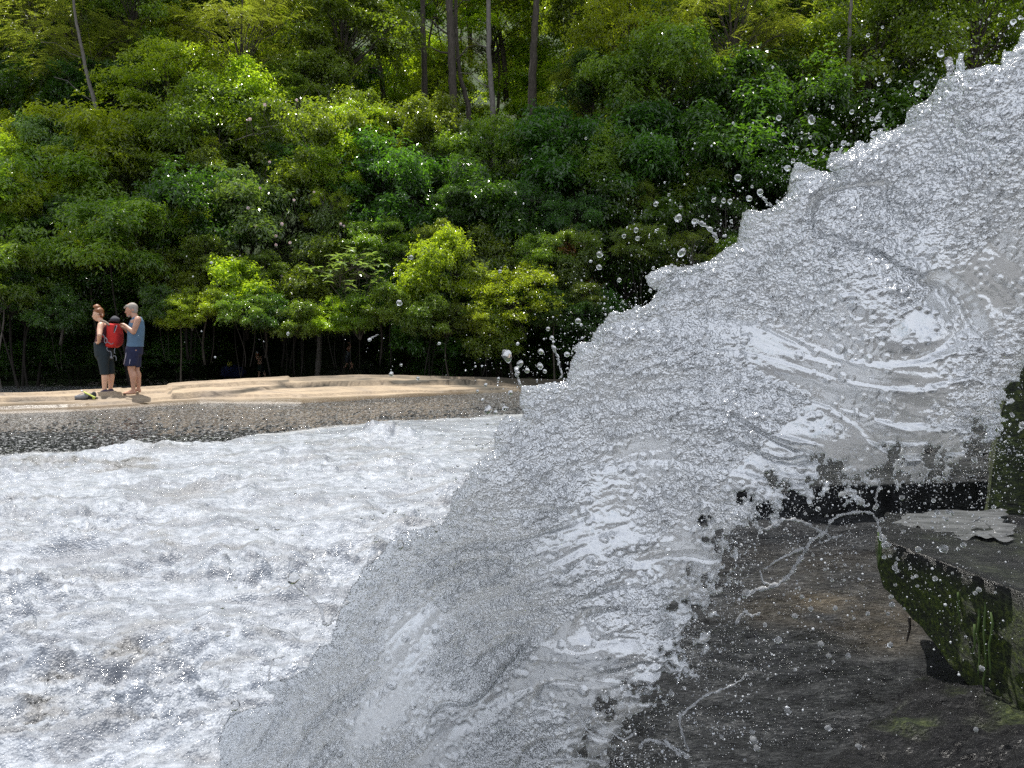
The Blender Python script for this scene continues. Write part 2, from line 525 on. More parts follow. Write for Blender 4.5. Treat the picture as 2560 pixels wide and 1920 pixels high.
fcol = mw.mix(mw.ramp(bigc, [(0.42, 0.7), (0.53, 0.0)]), fcol, (0.115, 0.122, 0.140))
fcol = mw.mix(mw.math('MULTIPLY', th, 0.8), fcol, (0.15, 0.145, 0.14))
fcol = mw.mix(mw.math('MULTIPLY', mw.math('SUBTRACT', 1.0, fo), mw.math('SUBTRACT', 0.95, mw.math('MULTIPLY', th, 2.5)), 0.0), fcol, (0.60, 0.61, 0.62))  # pale flecks painted on the dark riffle stand in for sun glints
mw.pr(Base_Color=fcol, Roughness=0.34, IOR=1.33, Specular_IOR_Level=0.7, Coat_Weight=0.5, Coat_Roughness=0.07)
fb = mw.bump(fh, 0.8, 0.035)
mw.pr(Normal=fb)
mw.set(mw.p.inputs['Coat Normal'], mw.bump(mw.math('ADD', mw.math('MULTIPLY', b2, 0.6), mw.math('MULTIPLY', vor, -0.5)), 1.0, 0.03))
lace = mw.math('SUBTRACT', fo, mw.math('MULTIPLY', mw.math('SUBTRACT', 1.0, fo), mw.math('MULTIPLY_ADD', mw.noise(24, 4, 0.8, mw.pos((0.9, 1.2, 1))), 2.9, -1.42)))  # broken foam edge, plus the painted glint flecks beyond it
lf = mw.n('ShaderNodeMapRange', {'Value': lace, 'From Min': 0.10, 'From Max': 0.40}).outputs[0]
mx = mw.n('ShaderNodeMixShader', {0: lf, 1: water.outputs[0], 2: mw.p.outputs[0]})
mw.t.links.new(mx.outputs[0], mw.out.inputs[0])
Vw = np.stack([XW.ravel(), YW.ravel(), zw.ravel()], 1)
me = mesh_np('water', Vw, grid_faces(len(pys), len(pxw))[:, ::-1], mw.m, attrs={'foam': foam.ravel(), 'thin': (FO * thin_a).ravel()})
tag(link('water', me), kind='structure')

# ------------------------------------------------------------------ wet rocks at the right
def rock_mat(name, moss=0.0, col=((0.006, 0.006, 0.007), (0.022, 0.022, 0.023), (0.065, 0.065, 0.066)), rough=0.3, tan=False):
    m = NT(name)
    a = m.noise(5, 7, 0.68, m.pos((1, 2.4, 3.5)))
    b = m.noise(36, 5, 0.72, m.pos((0.7, 2.0, 2.0)))
    c = m.ramp(m.math('ADD', m.math('MULTIPLY', a, 0.5), m.math('MULTIPLY', b, 0.5)), [(0.38, col[0]), (0.52, col[1]), (0.64, col[2])])
    if tan:
        c = m.mix(m.attr('tan'), c, m.ramp(b, [(0.35, (0.04, 0.031, 0.022)), (0.62, (0.21, 0.175, 0.125))]))
    r = rough
    if moss:
        mm = m.ramp(m.math('ADD', m.math('MULTIPLY', a, 0.55), m.math('MULTIPLY', m.noise(14, 4, 0.7), 0.45)), [(0.46 - 0.1 * moss, 0.0), (0.56, 1.0)])
        c = m.mix(m.math('MULTIPLY', mm, m.attr('moss')), c, m.ramp(b, [(0.36, (0.004, 0.011, 0.002)), (0.50, (0.045, 0.075, 0.008)), (0.64, (0.16, 0.21, 0.02))]))
        r = m.math('MULTIPLY_ADD', m.math('MULTIPLY', mm, m.attr('moss')), 0.5, rough)
    m.pr(Base_Color=c, Roughness=m.math('ADD', r, m.math('MULTIPLY', m.ramp(m.noise(2.2, 6, .7, m.pos((.5, 1.8, 1))), [(.44, 0.0), (.66, 1.0)]), .40)) if tan else r, IOR=1.4, Specular_IOR_Level=0.5)
    d2 = m.noise(70, 4, .7)
    m.pr(Normal=m.bump(m.math('ADD', a, m.math('ADD', m.math('MULTIPLY', b, 0.6), m.math('MULTIPLY', d2, .3))), 1.0, 0.06))
    return m.m


M['wet_rock'] = rock_mat('wet_rock', tan=True, rough=0.16, col=((0.005, 0.005, 0.006), (0.038, 0.040, 0.043), (0.12, 0.123, 0.127)))
M['mossy_rock'] = rock_mat('mossy_rock', 1.0)
# sloping bedrock
xr = np.linspace(-1.3, 6.5, 420)
yr = np.linspace(0.8, 9.5, 420)
XR, YR = np.meshgrid(xr, yr)
edge_x = -0.38 + 0.06 * (YR - 2.5) + 0.62 * np.clip(YR - 4.2, 0, None) + 0.12 * fbm(YR * 1.1, 0 * YR, 3, 3)
ZR = -0.55 + (YR - 3) * 0.262
ZR = np.where(YR > 5, -0.03 + (YR - 5) * 0.02, ZR)
ZR = ZR - 0.9 * smooth(0.35, -0.25, XR - edge_x)
bedr = ZR * 9 + 1.4 * fbm(XR * 0.8, YR * 0.8, 2, 4)
ZR = ZR + 0.030 * ridged(XR * 1.3, YR * 4.0, 8, 4) + 0.035 * fbm(XR * 2.2, YR * 3.5, 5, 5) + 0.010 * ridged(XR * 7, YR * 20, 3, 3)
rub = smooth(0.0, 1.0, (XR - 1.05 * (YR / 2.6)) * 2.0) * smooth(3.6, 2.6, YR)
ZR = ZR + rub * (0.10 * ridged(XR * 3, YR * 4, 6, 4) + 0.06)
PR = np.stack([XR.ravel(), YR.ravel(), ZR.ravel()], 1)
pxr, pyr = project(PR)
tan = np.exp(-(((pxr - 2090) / 190) ** 2 + ((pyr - 1525) / 42) ** 2)) + 0.7 * np.exp(-(((pxr - 2230) / 90) ** 2 + ((pyr - 1590) / 45) ** 2)) + 0.35 * np.exp(-(((pxr - 2050) / 200) ** 2 + ((pyr - 1420) / 50) ** 2))
tan = np.clip(tan * .75 * (0.8 + 1.8 * fbm(XR * 3, YR * 5, 9, 4).ravel()), 0, 1)
mossr = np.clip(smooth(2150, 2300, pxr) * smooth(1580, 1650, pyr) * 0.0 + tan * 0, 0, 1)
me = mesh_np('wet_bedrock', PR, grid_faces(420, 420), M['wet_rock'], attrs={'tan': tan})
tag(link('wet_bedrock', me), kind='structure')


def hexa(c, n, amp, freq=3.0, z0=0.0, fine=0.25):
    """c: 8 corners (bottom 4 ccw, top 4 ccw) -> displaced closed block; n points per edge"""
    c = [np.array(p, float) for p in c]
    quads = [(0, 1, 5, 4), (1, 2, 6, 5), (2, 3, 7, 6), (3, 0, 4, 7), (4, 5, 6, 7), (3, 2, 1, 0)]
    u, v = np.meshgrid(np.linspace(0, 1, n), np.linspace(0, 1, n))
    u, v = u.ravel()[:, None], v.ravel()[:, None]
    Vs, Fs = [], []
    ctr = sum(c) / 8
    for k, q in enumerate(quads):
        P = (1 - u) * (1 - v) * c[q[0]] + u * (1 - v) * c[q[1]] + u * v * c[q[2]] + (1 - u) * v * c[q[3]]
        Vs.append(P); Fs.append(grid_faces(n, n) + k * n * n)
    V, Fq = np.concatenate(Vs), np.concatenate(Fs)
    # merge coincident border points so that the noise moves them together
    key = np.round(V * 1e4).astype(np.int64)
    _, first, inv = np.unique(key, axis=0, return_index=True, return_inverse=True)
    V = V[first]; Fq = inv.ravel()[Fq]
    d = V - ctr
    d /= np.linalg.norm(d, axis=1)[:, None]
    x, y, z = V[:, 0] * freq, V[:, 1] * freq, V[:, 2] * freq
    nz = fbm(x, y, z + z0, 5, gain=0.55) * amp + ridged(x * 3, y * 3, z * 3 + z0, 3) * amp * fine
    V = V + d * nz[:, None]
    return V, Fq


def rock(name, c, n, amp, mat, label, moss_fn, freq=3.0, z0=0.0, fine=0.25):
    V, Fq = hexa(c, n, amp, freq, z0, fine)
    me = mesh_np(name, V, Fq, mat, attrs={'moss': moss_fn(V), 'tan': np.zeros(len(V))})
    bm = bmesh.new(); bm.from_mesh(me); bmesh.ops.recalc_face_normals(bm, faces=bm.faces); bm.to_mesh(me); bm.free()
    me.polygons.foreach_set('use_smooth', np.ones(len(me.polygons), dtype=bool))
    return tag(link(name, me), label, 'rock')


A = at
# mossy block whose corner juts from the right edge
top = [A(2185, 1338, 3.10), A(2760, 1560, 2.15), A(2860, 1290, 3.9), A(2225, 1284, 3.75)]
bot = [A(2212, 1470, 3.12), A(2760, 2080, 2.2), A(2860, 1560, 3.9), A(2250, 1425, 3.8)]
mossy = rock('mossy_block', [tuple(p) for p in bot + top], 60, 0.05, M['mossy_rock'], 'dark wet rock block with green moss on its overhanging face beside the spray',
             lambda V: smooth(-0.02, 0.10, (A(2400, 1420, 2.8).z + 0.02) - V[:, 2] + 0.05 * fbm(V[:, 0] * 4, V[:, 1] * 4, V[:, 2] * 4, 3)) * smooth(3.6, 3.0, V[:, 1]), 3.2, 0.0)
# moss strands hanging from its lip
mmoss = plain('moss_strand', (0.035, 0.065, 0.008), 0.8)
for px, y0, y1, d in ((2196, 1330, 1430, 3.04), (2203, 1345, 1420, 3.03), (2445, 1520, 1700, 2.60), (2460, 1500, 1745, 2.57), (2478, 1530, 1690, 2.54), (2395, 1480, 1560, 2.68), (2436, 1560, 1640, 2.6)):
    p0, p1 = A(px, y0, d), A(px + random.uniform(-8, 8), y1, d)
    pts = [p0.lerp(p1, t) + Vector((random.uniform(-.004, .004), random.uniform(-.01, 0), 0)) for t in np.linspace(0, 1, 7)]
    o = link('moss_strand', tri_mesh('moss_strand', [tube_np(pts, [0.004, .005, .004, .004, .003, .003, .001], 5)], mmoss), mossy)
# ledge behind it, with its shadowed riser
top = [A(1740, 1222, 5.0), A(2760, 1196, 5.1), A(2760, 960, 9.4), A(1740, 1130, 7.0)]
bot = [Vector((p.x, p.y, -0.35)) for p in top]
rock('rock_ledge', [tuple(p) for p in bot + top], 90, 0.13, M['wet_rock'], 'low flat ledge of wet grey rock running behind the mossy block', lambda V: V[:, 0] * 0, 2.2, 5.0, 0.5)
top = [A(2545, 800, 3.9), A(2900, 760, 3.9), A(2900, 740, 6.2), A(2545, 800, 6.2)]
bot = [Vector((p.x - (0.19 if i_ in (0, 3) else 0), p.y, -0.3)) for i_, p in enumerate(top)]
rock('rock_wall', [tuple(p) for p in bot + top], 70, 0.10, M['mossy_rock'], 'dark mossy rock wall standing beyond the right end of the falling water', lambda V: V[:, 0] * 0 + 0.7, 2.5, 9.0)
top = [A(2010, 1960, 2.25), A(2800, 1930, 2.0), A(2800, 1640, 2.75), A(2330, 1700, 2.75)]
bot = [Vector((p.x, p.y, -1.0)) for p in top]
rock('rock', [tuple(p) for p in bot + top], 90, 0.10, M['mossy_rock'], 'broken dark wet rock in the bottom right corner below the mossy block', lambda V: smooth(.1, .4, fbm(V[:, 0] * 3, V[:, 1] * 3, V[:, 2] * 3, 3)) * .5, 3.0, 15.0, 0.35)
# shallow film of water lying on the block's flat top
mf = NT('still_film_water')  # its grey base colour stands in for sky reflected in the film
mf.pr(Base_Color=mf.ramp(mf.noise(6, 5, 0.6, mf.pos((1, 3, 1))), [(0.4, (0.07, 0.072, 0.075)), (0.6, (0.13, 0.133, 0.137))]), Roughness=0.16, IOR=1.33,
      Normal=mf.bump(mf.noise(40, 3, 0.6, mf.pos((0.5, 2.5, 1))), 0.25, 0.01))
from mathutils.bvhtree import BVHTree
bvh = BVHTree.FromPolygons([v.co[:] for v in mossy.data.vertices], [p.vertices[:] for p in mossy.data.polygons])
rows = []
for i, t in enumerate(np.linspace(0, 1, 24)):
    for j, s in enumerate(np.linspace(0, 1, 48)):
        l = 2236 + 26 * (2 * t - 1) ** 2 + 9 * math.sin(9 * t) + 5 * math.sin(31 * t); r = 2500 + 40 * t + 14 * math.sin(13 * t) + 9 * math.sin(37 * t)
        y_ = 1292 + 70 * t * (0.45 + 0.45 * float(smooth(0, .7, s))) + (1.5 + 4 * t) * math.sin(s * 11 + 4 * t) + 4 * t * math.sin(s * 37)
        d_ = (at(l + (r - l) * s, y_, 1.0) - cam.location).normalized()
        hit = bvh.ray_cast(cam.location, d_)[0]
        rows.append(tuple(hit) if hit is not None else tuple(A(l + (r - l) * s, y_, 3.6)))
Vf = np.array(rows)
Vf[:, 2] = 0.15 * Vf[:, 2] + 0.85 * np.median(Vf[:, 2]) + 0.008
Vf2 = Vf.copy(); Vf2[:, 2] -= 0.03
ff = grid_faces(24, 48)
me = mesh_np('puddle', np.concatenate([Vf, Vf2]), np.concatenate([ff, ff[:, ::-1] + len(Vf)]), mf.m)
tag(link('puddle', me), 'thin shining film of water on the flat top of the mossy block', 'puddle')
# twig by the block
tw = link('twig', tri_mesh('twig', [tube_np([A(2273, 1545, 3.15), A(2275, 1570, 3.13), A(2270, 1592, 3.12), A(2267, 1604, 3.12)], [.006, .005, .004, .003], 6)], M['bark']))
tag(tw, 'thin brown twig hanging below the lower edge of the mossy block', 'twig')

# ------------------------------------------------------------------ leaves and trees
def leaves_np(P, D, L, W, U=None, fold=0.18):
    """one folded diamond leaf (2 triangles) per base point P with direction D, up U"""
    n = len(P)
    if U is None:
        U = RNG.normal(size=(n, 3)) * 0.45 + np.array([0, 0, 1.0])
    S = np.cross(D, U); S /= np.linalg.norm(S, axis=1)[:, None] + 1e-9
    N = np.cross(S, D)
    L = np.broadcast_to(L, n)[:, None]; W = np.broadcast_to(W, n)[:, None]
    mid = P + D * L * 0.48
    V = np.stack([P, mid + S * W * 0.5 + N * W * fold, P + D * L - N * L * 0.10, mid - S * W * 0.5 + N * W * fold], 1).reshape(-1, 3)
    b = np.arange(n)[:, None] * 4
    Fc = np.concatenate([b + np.array([[0, 1, 2]]), b + np.array([[0, 2, 3]])])
    return V, Fc


def crown(seed, R, nlobe, ntwig, per, L, W, spread=0.9, droop=0.25, lobe_r=(0.26, 0.42), flat=0.8, low=-0.75, inner=0.15, frond=False):
    rg = np.random.default_rng(seed)
    R = np.array(R, float)
    th = rg.uniform(0, 2 * np.pi, nlobe); zz = rg.uniform(low, 1, nlobe)
    dirs = np.stack([np.sqrt(1 - zz ** 2) * np.cos(th), np.sqrt(1 - zz ** 2) * np.sin(th), zz], 1)
    lc = dirs * R * rg.uniform(0.45, 0.88, nlobe)[:, None]
    lr = rg.uniform(*lobe_r, nlobe) * R.mean()
    n_ask = ntwig
    ntwig = int(ntwig * 1.9)
    k = rg.integers(0, nlobe, ntwig)
    d = rg.normal(size=(ntwig, 3)); d[:, 2] = np.abs(d[:, 2]) * 0.9 + rg.uniform(-0.55, 0.25, ntwig)
    d /= np.linalg.norm(d, axis=1)[:, None]
    rad = np.where(rg.uniform(size=ntwig) < inner, rg.uniform(0.2, 0.8, ntwig), 0.55 + 0.8 * rg.beta(2.2, 2.6, ntwig))
    bump = 1 + 0.55 * perlin(d[:, 0] * 2.2 + k * 7.1, d[:, 1] * 2.2, d[:, 2] * 2.2) + 0.3 * perlin(d[:, 0] * 6 + k * 3.1, d[:, 1] * 6, d[:, 2] * 6)
    T = lc[k] + d * (lr[k] * rad * bump)[:, None] * np.array([1, 1, flat])
    gap = perlin(T[:, 0] * 3.1 + seed * 3.7, T[:, 1] * 3.1, T[:, 2] * 4.2) + 0.6 * perlin(T[:, 0] * 7.5 + seed, T[:, 1] * 7.5, T[:, 2] * 9.0)
    sel = np.argsort(-(gap + rg.normal(size=ntwig) * 0.10))[:n_ask]
    T, d, k, ntwig = T[sel], d[sel], k[sel], len(sel)
    if frond:
        # flat drooping sprays: leaflets either side of a twig
        a = rg.uniform(0, 2 * np.pi, ntwig)
        out = np.stack([np.cos(a) * 0.5 + d[:, 0], np.sin(a) * 0.5 + d[:, 1], rg.uniform(-0.45, 0.05, ntwig)], 1)
        out /= np.linalg.norm(out, axis=1)[:, None]
        side = np.cross(out, np.array([0, 0, 1.0])); side /= np.linalg.norm(side, axis=1)[:, None]
        i = np.tile(np.arange(per), ntwig); kk = np.repeat(np.arange(ntwig), per)
        t = i / per
        sg = np.where(i % 2 == 0, 1.0, -1.0)
        ln = L * 3.2
        P = T[kk] + out[kk] * (t * ln)[:, None] - np.array([0, 0, 1]) * (t * t * ln * 0.3)[:, None]
        D = out[kk] * 0.75 + side[kk] * sg[:, None] + rg.normal(size=(len(kk), 3)) * 0.08
        D /= np.linalg.norm(D, axis=1)[:, None]
        LL = L * (1.05 - 0.6 * t); U = np.tile([0, 0, 1.0], (len(kk), 1)) + rg.normal(size=(len(kk), 3)) * 0.2
        V, Fc = leaves_np(P, D, LL, W, U, 0.05)
        tw = rg.uniform(size=ntwig)[kk] * 0.6 + rg.uniform(size=len(kk)) * 0.4
        lb = rg.uniform(size=nlobe)[k][kk]
    else:
        kk = np.repeat(np.arange(ntwig), per)
        a = np.tile(np.arange(per) / per * 2 * np.pi, ntwig) + np.repeat(rg.uniform(0, 6.28, ntwig), per) + rg.normal(size=len(kk)) * 0.25
        ax = d + np.array([0, 0, 0.5]) + rg.normal(size=(ntwig, 3)) * 0.25
        ax /= np.linalg.norm(ax, axis=1)[:, None]
        e1 = np.cross(ax, np.array([0.3, 0.9, 0.1])); e1 /= np.linalg.norm(e1, axis=1)[:, None]
        e2 = np.cross(ax, e1)
        D = ax[kk] * (1 - spread) + (e1[kk] * np.cos(a)[:, None] + e2[kk] * np.sin(a)[:, None]) * spread
        D += rg.normal(size=D.shape) * 0.22; D[:, 2] -= droop
        D /= np.linalg.norm(D, axis=1)[:, None]
        P = T[kk] + rg.normal(size=D.shape) * L * 0.35
        sc = rg.uniform(0.7, 1.2, len(kk))
        V, Fc = leaves_np(P, D, L * sc, W * sc)
        tw = rg.uniform(size=len(kk)); lb = rg.uniform(size=nlobe)[k][kk]
    return V, Fc, np.repeat(tw, 4), np.repeat(lb, 4), lc, lr


def limbs(lc, R, rbase, rg, height, multi=0):
    """trunk from well under the crown up into it, with a limb to each lobe"""
    parts = []
    top = Vector((0.1 * R[0] * rg.uniform(-1, 1), 0.1 * R[1] * rg.uniform(-1, 1), R[2] * 0.75))
    if multi:
        for q in range(multi):
            a_ = q * 6.283 / multi + rg.uniform(-.5, .5)
            out = Vector((math.cos(a_) * R[0], math.sin(a_) * R[1], 0)) * rg.uniform(.25, .6)
            ph = rg.uniform(0, 6)
            pts = []
            for t in np.linspace(0, 1, 14):
                z = -height * .8 + (top.z * .6 + height * .8) * t
                pts.append(Vector((0, 0, z)) + out * (0.25 + 1.0 * t * t) + Vector((math.sin(5 * t + ph), math.cos(4 * t + ph), 0)) * .09 * R[0])
            parts.append(tube_np(pts, [rbase * .5 * (1 - 0.7 * t) for t in np.linspace(0, 1, 14)], 6))
    else:
        tp = []
        ph = rg.uniform(0, 6)
        for t in np.linspace(0, 1, 16):
            z = -height + (top.z + height) * t
            wob = 0.10 * R[0] * math.sin(7 * t + ph)
            tp.append(Vector((top.x * t + wob, top.y * t + 0.6 * wob, z)))
        parts.append(tube_np(tp, [rbase * (1 - 0.85 * t) for t in np.linspace(0, 1, 16)], 8))
    for c in lc:
        c = Vector(c)
        h = max(-0.75 * R[2], min(c.z * 0.5 - 0.35 * R[2], top.z * 0.8))
        t = (h + height) / (top.z + height)
        a = Vector((top.x * t, top.y * t, h))
        pts = [a.lerp(c, s) + Vector((0, 0, 0.12 * R[2] * math.sin(math.pi * s))) + Vector(rg.normal(size=3)) * 0.02 * R[0] for s in (0, .25, .5, .75, 1.0)]
        r0 = rbase * (1 - 0.85 * t) * 0.55
        parts.append(tube_np(pts, [r0, r0 * .8, r0 * .6, r0 * .4, r0 * .15], 5, False))
        for q in range(3):
            e = c + Vector(rg.normal(size=3)) * 0.22 * R[0]
            parts.append(tube_np([pts[3], pts[3].lerp(e, .5) + Vector((0, 0, .03)), e], [r0 * .35, r0 * .25, r0 * .08], 4, False))
    return parts


KINDS = {}


def make_kind(name, seed, R, nlobe, ntwig, per, L, W, rbase, height=None, bark='bark', **kw):
    height = height or (2.4 if name[:4] in ('laur', 'shru') else 3.2)
    V, Fc, tw, lb, lc, lr = crown(seed, R, nlobe, ntwig, per, L, W, **kw)
    me = mesh_np(name + '_crown', V, Fc, M['leaf_laurel'], False, {'leaf_random': tw, 'lobe_random': lb})
    rg = np.random.default_rng(seed + 99)
    Vt, Ft = join_np(limbs(lc, R, rbase, rg, height, 2 if name[:4] in ('laur', 'shru') else 0))
    mt_ = mesh_np(name + '_trunk', Vt, Ft, M['shaded_shrub_bark'] if name[:4] in ('laur', 'shru') else M[bark])
    mt_.validate()
    KINDS[name] = (me, mt_)


#          name      seed  R                 lobes twigs per  L     W     trunk
make_kind('laurel_a', 1, (1, 1, 0.95), 34, 5400, 6, 0.0544, 0.0227, 0.035, spread=0.85, droop=0.25, lobe_r=(0.16, 0.36))
make_kind('laurel_b', 2, (1, 1, 1.0), 40, 5700, 6, 0.0512, 0.0227, 0.035, spread=0.8, droop=0.35, lobe_r=(0.14, 0.34))
make_kind('laurel_c', 3, (1.1, 0.9, 0.85), 30, 5100, 6, 0.0600, 0.0227, 0.03, spread=0.85, droop=0.4, lobe_r=(0.16, 0.36))
make_kind('leafy_a', 4, (1, 1, 1.1), 40, 9750, 3, 0.0400, 0.0260, 0.045, spread=0.7, droop=0.1, lobe_r=(0.14, 0.34), inner=0.25)
make_kind('leafy_b', 5, (0.95, 1, 1.25), 46, 9750, 3, 0.0416, 0.0269, 0.045, spread=0.7, droop=0.15, lobe_r=(0.13, 0.30), inner=0.3)
make_kind('layered', 6, (1.1, 1.1, 0.9), 26, 7800, 3, 0.0464, 0.0277, 0.04, spread=0.85, droop=0.05, flat=0.42, lobe_r=(0.2, 0.42))
make_kind('hemlock_a', 7, (0.9, 0.9, 1.3), 46, 1700, 14, 0.045, 0.011, 0.04, frond=True, flat=0.5, lobe_r=(0.2, 0.4), inner=0.45)
make_kind('hemlock_b', 8, (1.0, 0.9, 1.1), 40, 1700, 14, 0.050, 0.012, 0.04, frond=True, flat=0.55, lobe_r=(0.2, 0.42), inner=0.45)
make_kind('shrub_a', 9, (1, 1, 0.9), 20, 2250, 7, 0.0800, 0.0302, 0.018, spread=0.85, droop=0.2, lobe_r=(0.2, 0.42))
make_kind('shrub_b', 10, (1, 0.9, 1.0), 18, 2250, 7, 0.0760, 0.0286, 0.018, spread=0.8, droop=0.1, lobe_r=(0.2, 0.42))
make_kind('sparse', 12, (1, 1, 1.05), 26, 2850, 6, 0.0520, 0.0210, 0.045, bark='pale_bark', spread=0.8, droop=0.3, lobe_r=(0.14, 0.3), inner=0.3)



def tree(kind, px, py, r, Y, mat, label, name='tree', cat='tree', group=None, zs=1.0, bark=None, lean=0.0):
    """crown centre at the picture position px, py at distance Y, radius r picture pixels there"""
    c = at(px, py, Y)
    s = r * Y / F
    if group and any(w in label for w in ('clump', 'in the dark', 'slope')):
        z = ('left of the two hikers' if px < 230 else 'above the two hikers' if px < 430 else 'left of the pale-leaved rhododendron' if px < 770 else 'over the pale-leaved rhododendron' if px < 980
             else 'below the tall trunks' if px < 1420 else 'behind the first splashes' if px < 1800 else 'behind the falling water')
        if 'slope' in label: z = z.replace('two hikers', 'hikers').replace('below the tall trunks', 'beside the tall trunks').replace('left of the pale-leaved', 'above the pale-leaved')
        z = z.replace('pale-leaved rhododendron', 'pale rhododendron')
        label = label.split(' among')[0].split(' standing')[0] + (' standing in dark shade ' if 'dark under' in label else ' on the wooded slope ' if 'slope' in label else ' low ' if py > 600 else ' midway up the bank ' if py > 330 else ' high up ') + z
        group = label
    cm, tm = KINDS[kind]
    root = empty(name, (c.x, c.y, c.z), random.uniform(0, 6.28))
    root.scale = (s, s, s * zs)
    root.rotation_euler = (random.uniform(-.05, .05), lean, root.rotation_euler.z)
    tag(root, label, cat, group)
    o = link('crown', cm, root)
    o.material_slots[0].link = 'OBJECT'
    o.material_slots[0].material = M[mat]
    t = link('trunk', tm, root)
    if bark:
        t.material_slots[0].link = 'OBJECT'
        t.material_slots[0].material = M[bark]
    return root


T = tree
SHR = dict(name='shrub', cat='shrub')
# --- shrubs leaning over the bank, nearest first
T('shrub_a', 600, 745, 108, 20.2, 'leaf_bright', 'small bright green shrub low over the bank, left of the pale-leaved rhododendron', **SHR)
T('shrub_a', 735, 785, 105, 20.4, 'leaf_laurel', 'low dark-based green shrub hanging over the shaded figure in the white cap', **SHR)
T('shrub_b', 1088, 695, 110, 20.0, 'leaf_bright', 'upright bright yellow-green shrub right of the pale-leaved rhododendron', **SHR, zs=1.15)
T('shrub_b', 1215, 680, 105, 20.6, 'leaf_laurel', 'mid green shrub between the yellow-green shrub and the reddish one', **SHR, zs=1.15)
T('shrub_b', 1405, 690, 102, 20.6, 'leaf_red', 'reddish brown tipped shrub just left of the spray', **SHR, zs=1.2)
T('leafy_a', 1290, 765, 125, 19.6, 'leaf_bright', 'fine-leaved pale green shrub at the foot of the reddish shrub', **SHR, zs=0.85)
T('shrub_a', 1090, 835, 110, 20.2, 'leaf_deep', 'dark green shrub drooping to the bank below the yellow-green one', **SHR)
T('shrub_a', 960, 760, 80, 20.8, 'leaf_deep', 'dark low shrub behind the pale-leaved rhododendron', **SHR)
T('shrub_a', 1210, 850, 95, 19.6, 'leaf_laurel', 'low leafy shrub touching the bank left of the lowest splashes', **SHR)
T('shrub_b', 860, 800, 85, 20.6, 'leaf_deep', 'dark leafy clump hanging just below the pale-leaved rhododendron', **SHR)
T('shrub_a', 470, 720, 95, 20.8, 'leaf_laurel', 'green shrub between the man and the small bright shrub', **SHR)
T('laurel_c', 30, 720, 150, 19.6, 'leaf_laurel', 'leafy laurel at the left edge hanging low over the bank', **SHR)
T('shrub_b', 1480, 830, 110, 20.5, 'leaf_deep', 'shadowed low shrub partly hidden by the edge of the falling water', **SHR)
# --- the laurel mass on the left
LM = 'mountain laurels massed on the left bank'
T('laurel_a', 90, 560, 225, 22, 'leaf_laurel', 'big rounded laurel at the left edge above the shade', group=LM)
T('laurel_b', 60, 740, 170, 20.6, 'leaf_deep', 'dark laurel skirt at the left edge beside the woman', group=LM, zs=0.8)
T('laurel_c', 330, 640, 200, 20.8, 'leaf_laurel', 'laurel with dense glossy leaves right above the two standing hikers', group=LM, zs=0.9)
T('laurel_b', 300, 760, 150, 21.5, 'leaf_deep', 'dark shaded laurel directly behind the two standing hikers', group=LM, zs=0.7)
T('laurel_a', 480, 560, 175, 21.8, 'leaf_deep', 'deep green laurel left of the flowering rhododendron', group=LM)
T('laurel_c', 260, 430, 200, 24, 'leaf_bright', 'sunlit yellow-green laurel above the big rounded laurel', group=LM)
T('laurel_b', 480, 380, 190, 24.5, 'leaf_laurel', 'laurel with reddish tips midway up the left bank', group=LM)
T('shrub_b', 20, 500, 90, 20.5, 'leaf_bright', 'small yellow shrub touching the left edge of the view', **SHR)
T('shrub_a', 130, 390, 100, 23, 'leaf_rhodo', 'pale grey-green rhododendron glinting at the upper left', **SHR)
# --- centre
T('laurel_c', 700, 560, 185, 22.5, 'leaf_rhodo', 'rhododendron carrying pale pink flower heads in the middle of the bank', group='rhododendrons')
T('sparse', 780, 420, 190, 23.5, 'leaf_laurel', 'thin tree with pale bare branching stems right of the flowers')
T('laurel_a', 1040, 385, 150, 25, 'leaf_laurel', 'light green domed laurel below the two dark trunks')
T('laurel_b', 900, 345, 120, 25.5, 'leaf_laurel', 'pale green laurel left of the domed laurel below the trunks')
T('laurel_b', 1230, 440, 150, 24.5, 'leaf_laurel', 'laurel under the foot of the slender grey trunk')
T('laurel_a', 1010, 520, 190, 23, 'leaf_deep', 'dark evergreen mass above the yellow-green shrub')
T('laurel_c', 1240, 560, 180, 22.5, 'leaf_deep', 'dark evergreen mass above the reddish shrub')
T('laurel_b', 860, 600, 130, 23.5, 'leaf_deep', 'shadowed evergreen behind the pale-leaved rhododendron')
# --- right
T('laurel_c', 1500, 420, 230, 23.5, 'leaf_deep', 'broad dark evergreen right of the slender grey trunk')
T('laurel_b', 1650, 260, 190, 25, 'leaf_laurel', 'evergreen with a sunlit green top in the upper right')
T('laurel_a', 1560, 640, 200, 22.5, 'leaf_deep', 'dark evergreen close behind the flying droplets')
T('laurel_a', 1800, 480, 240, 23.5, 'leaf_deep', 'dark evergreen whose foot the falling water hides')
T('laurel_b', 1960, 330, 220, 24.5, 'leaf_deep', 'dark leafy tree behind the tooth-shaped crest of the water')
T('leafy_a', 2180, 170, 230, 25, 'leaf_laurel', 'small-leaved tree with thin grey stems in the upper right')
T('leafy_b', 2420, 90, 220, 25, 'leaf_laurel', 'small-leaved tree above the top end of the water')
T('hemlock_a', 1850, 110, 210, 26, 'leaf_olive', 'brown-green hemlock in the upper right')
T('layered', 1580, 110, 150, 26, 'leaf_bright', 'bright layered branch of a broadleaf tree in the upper right')
T('laurel_c', 2330, 330, 230, 25, 'leaf_deep', 'dark tree behind the upper end of the falling water')
T('laurel_c', 2500, 500, 300, 24, 'leaf_deep', 'dark tree hidden behind the thick of the falling water')
T('laurel_a', 2100, 560, 300, 24, 'leaf_deep', 'dark tree hidden behind the middle of the falling water')
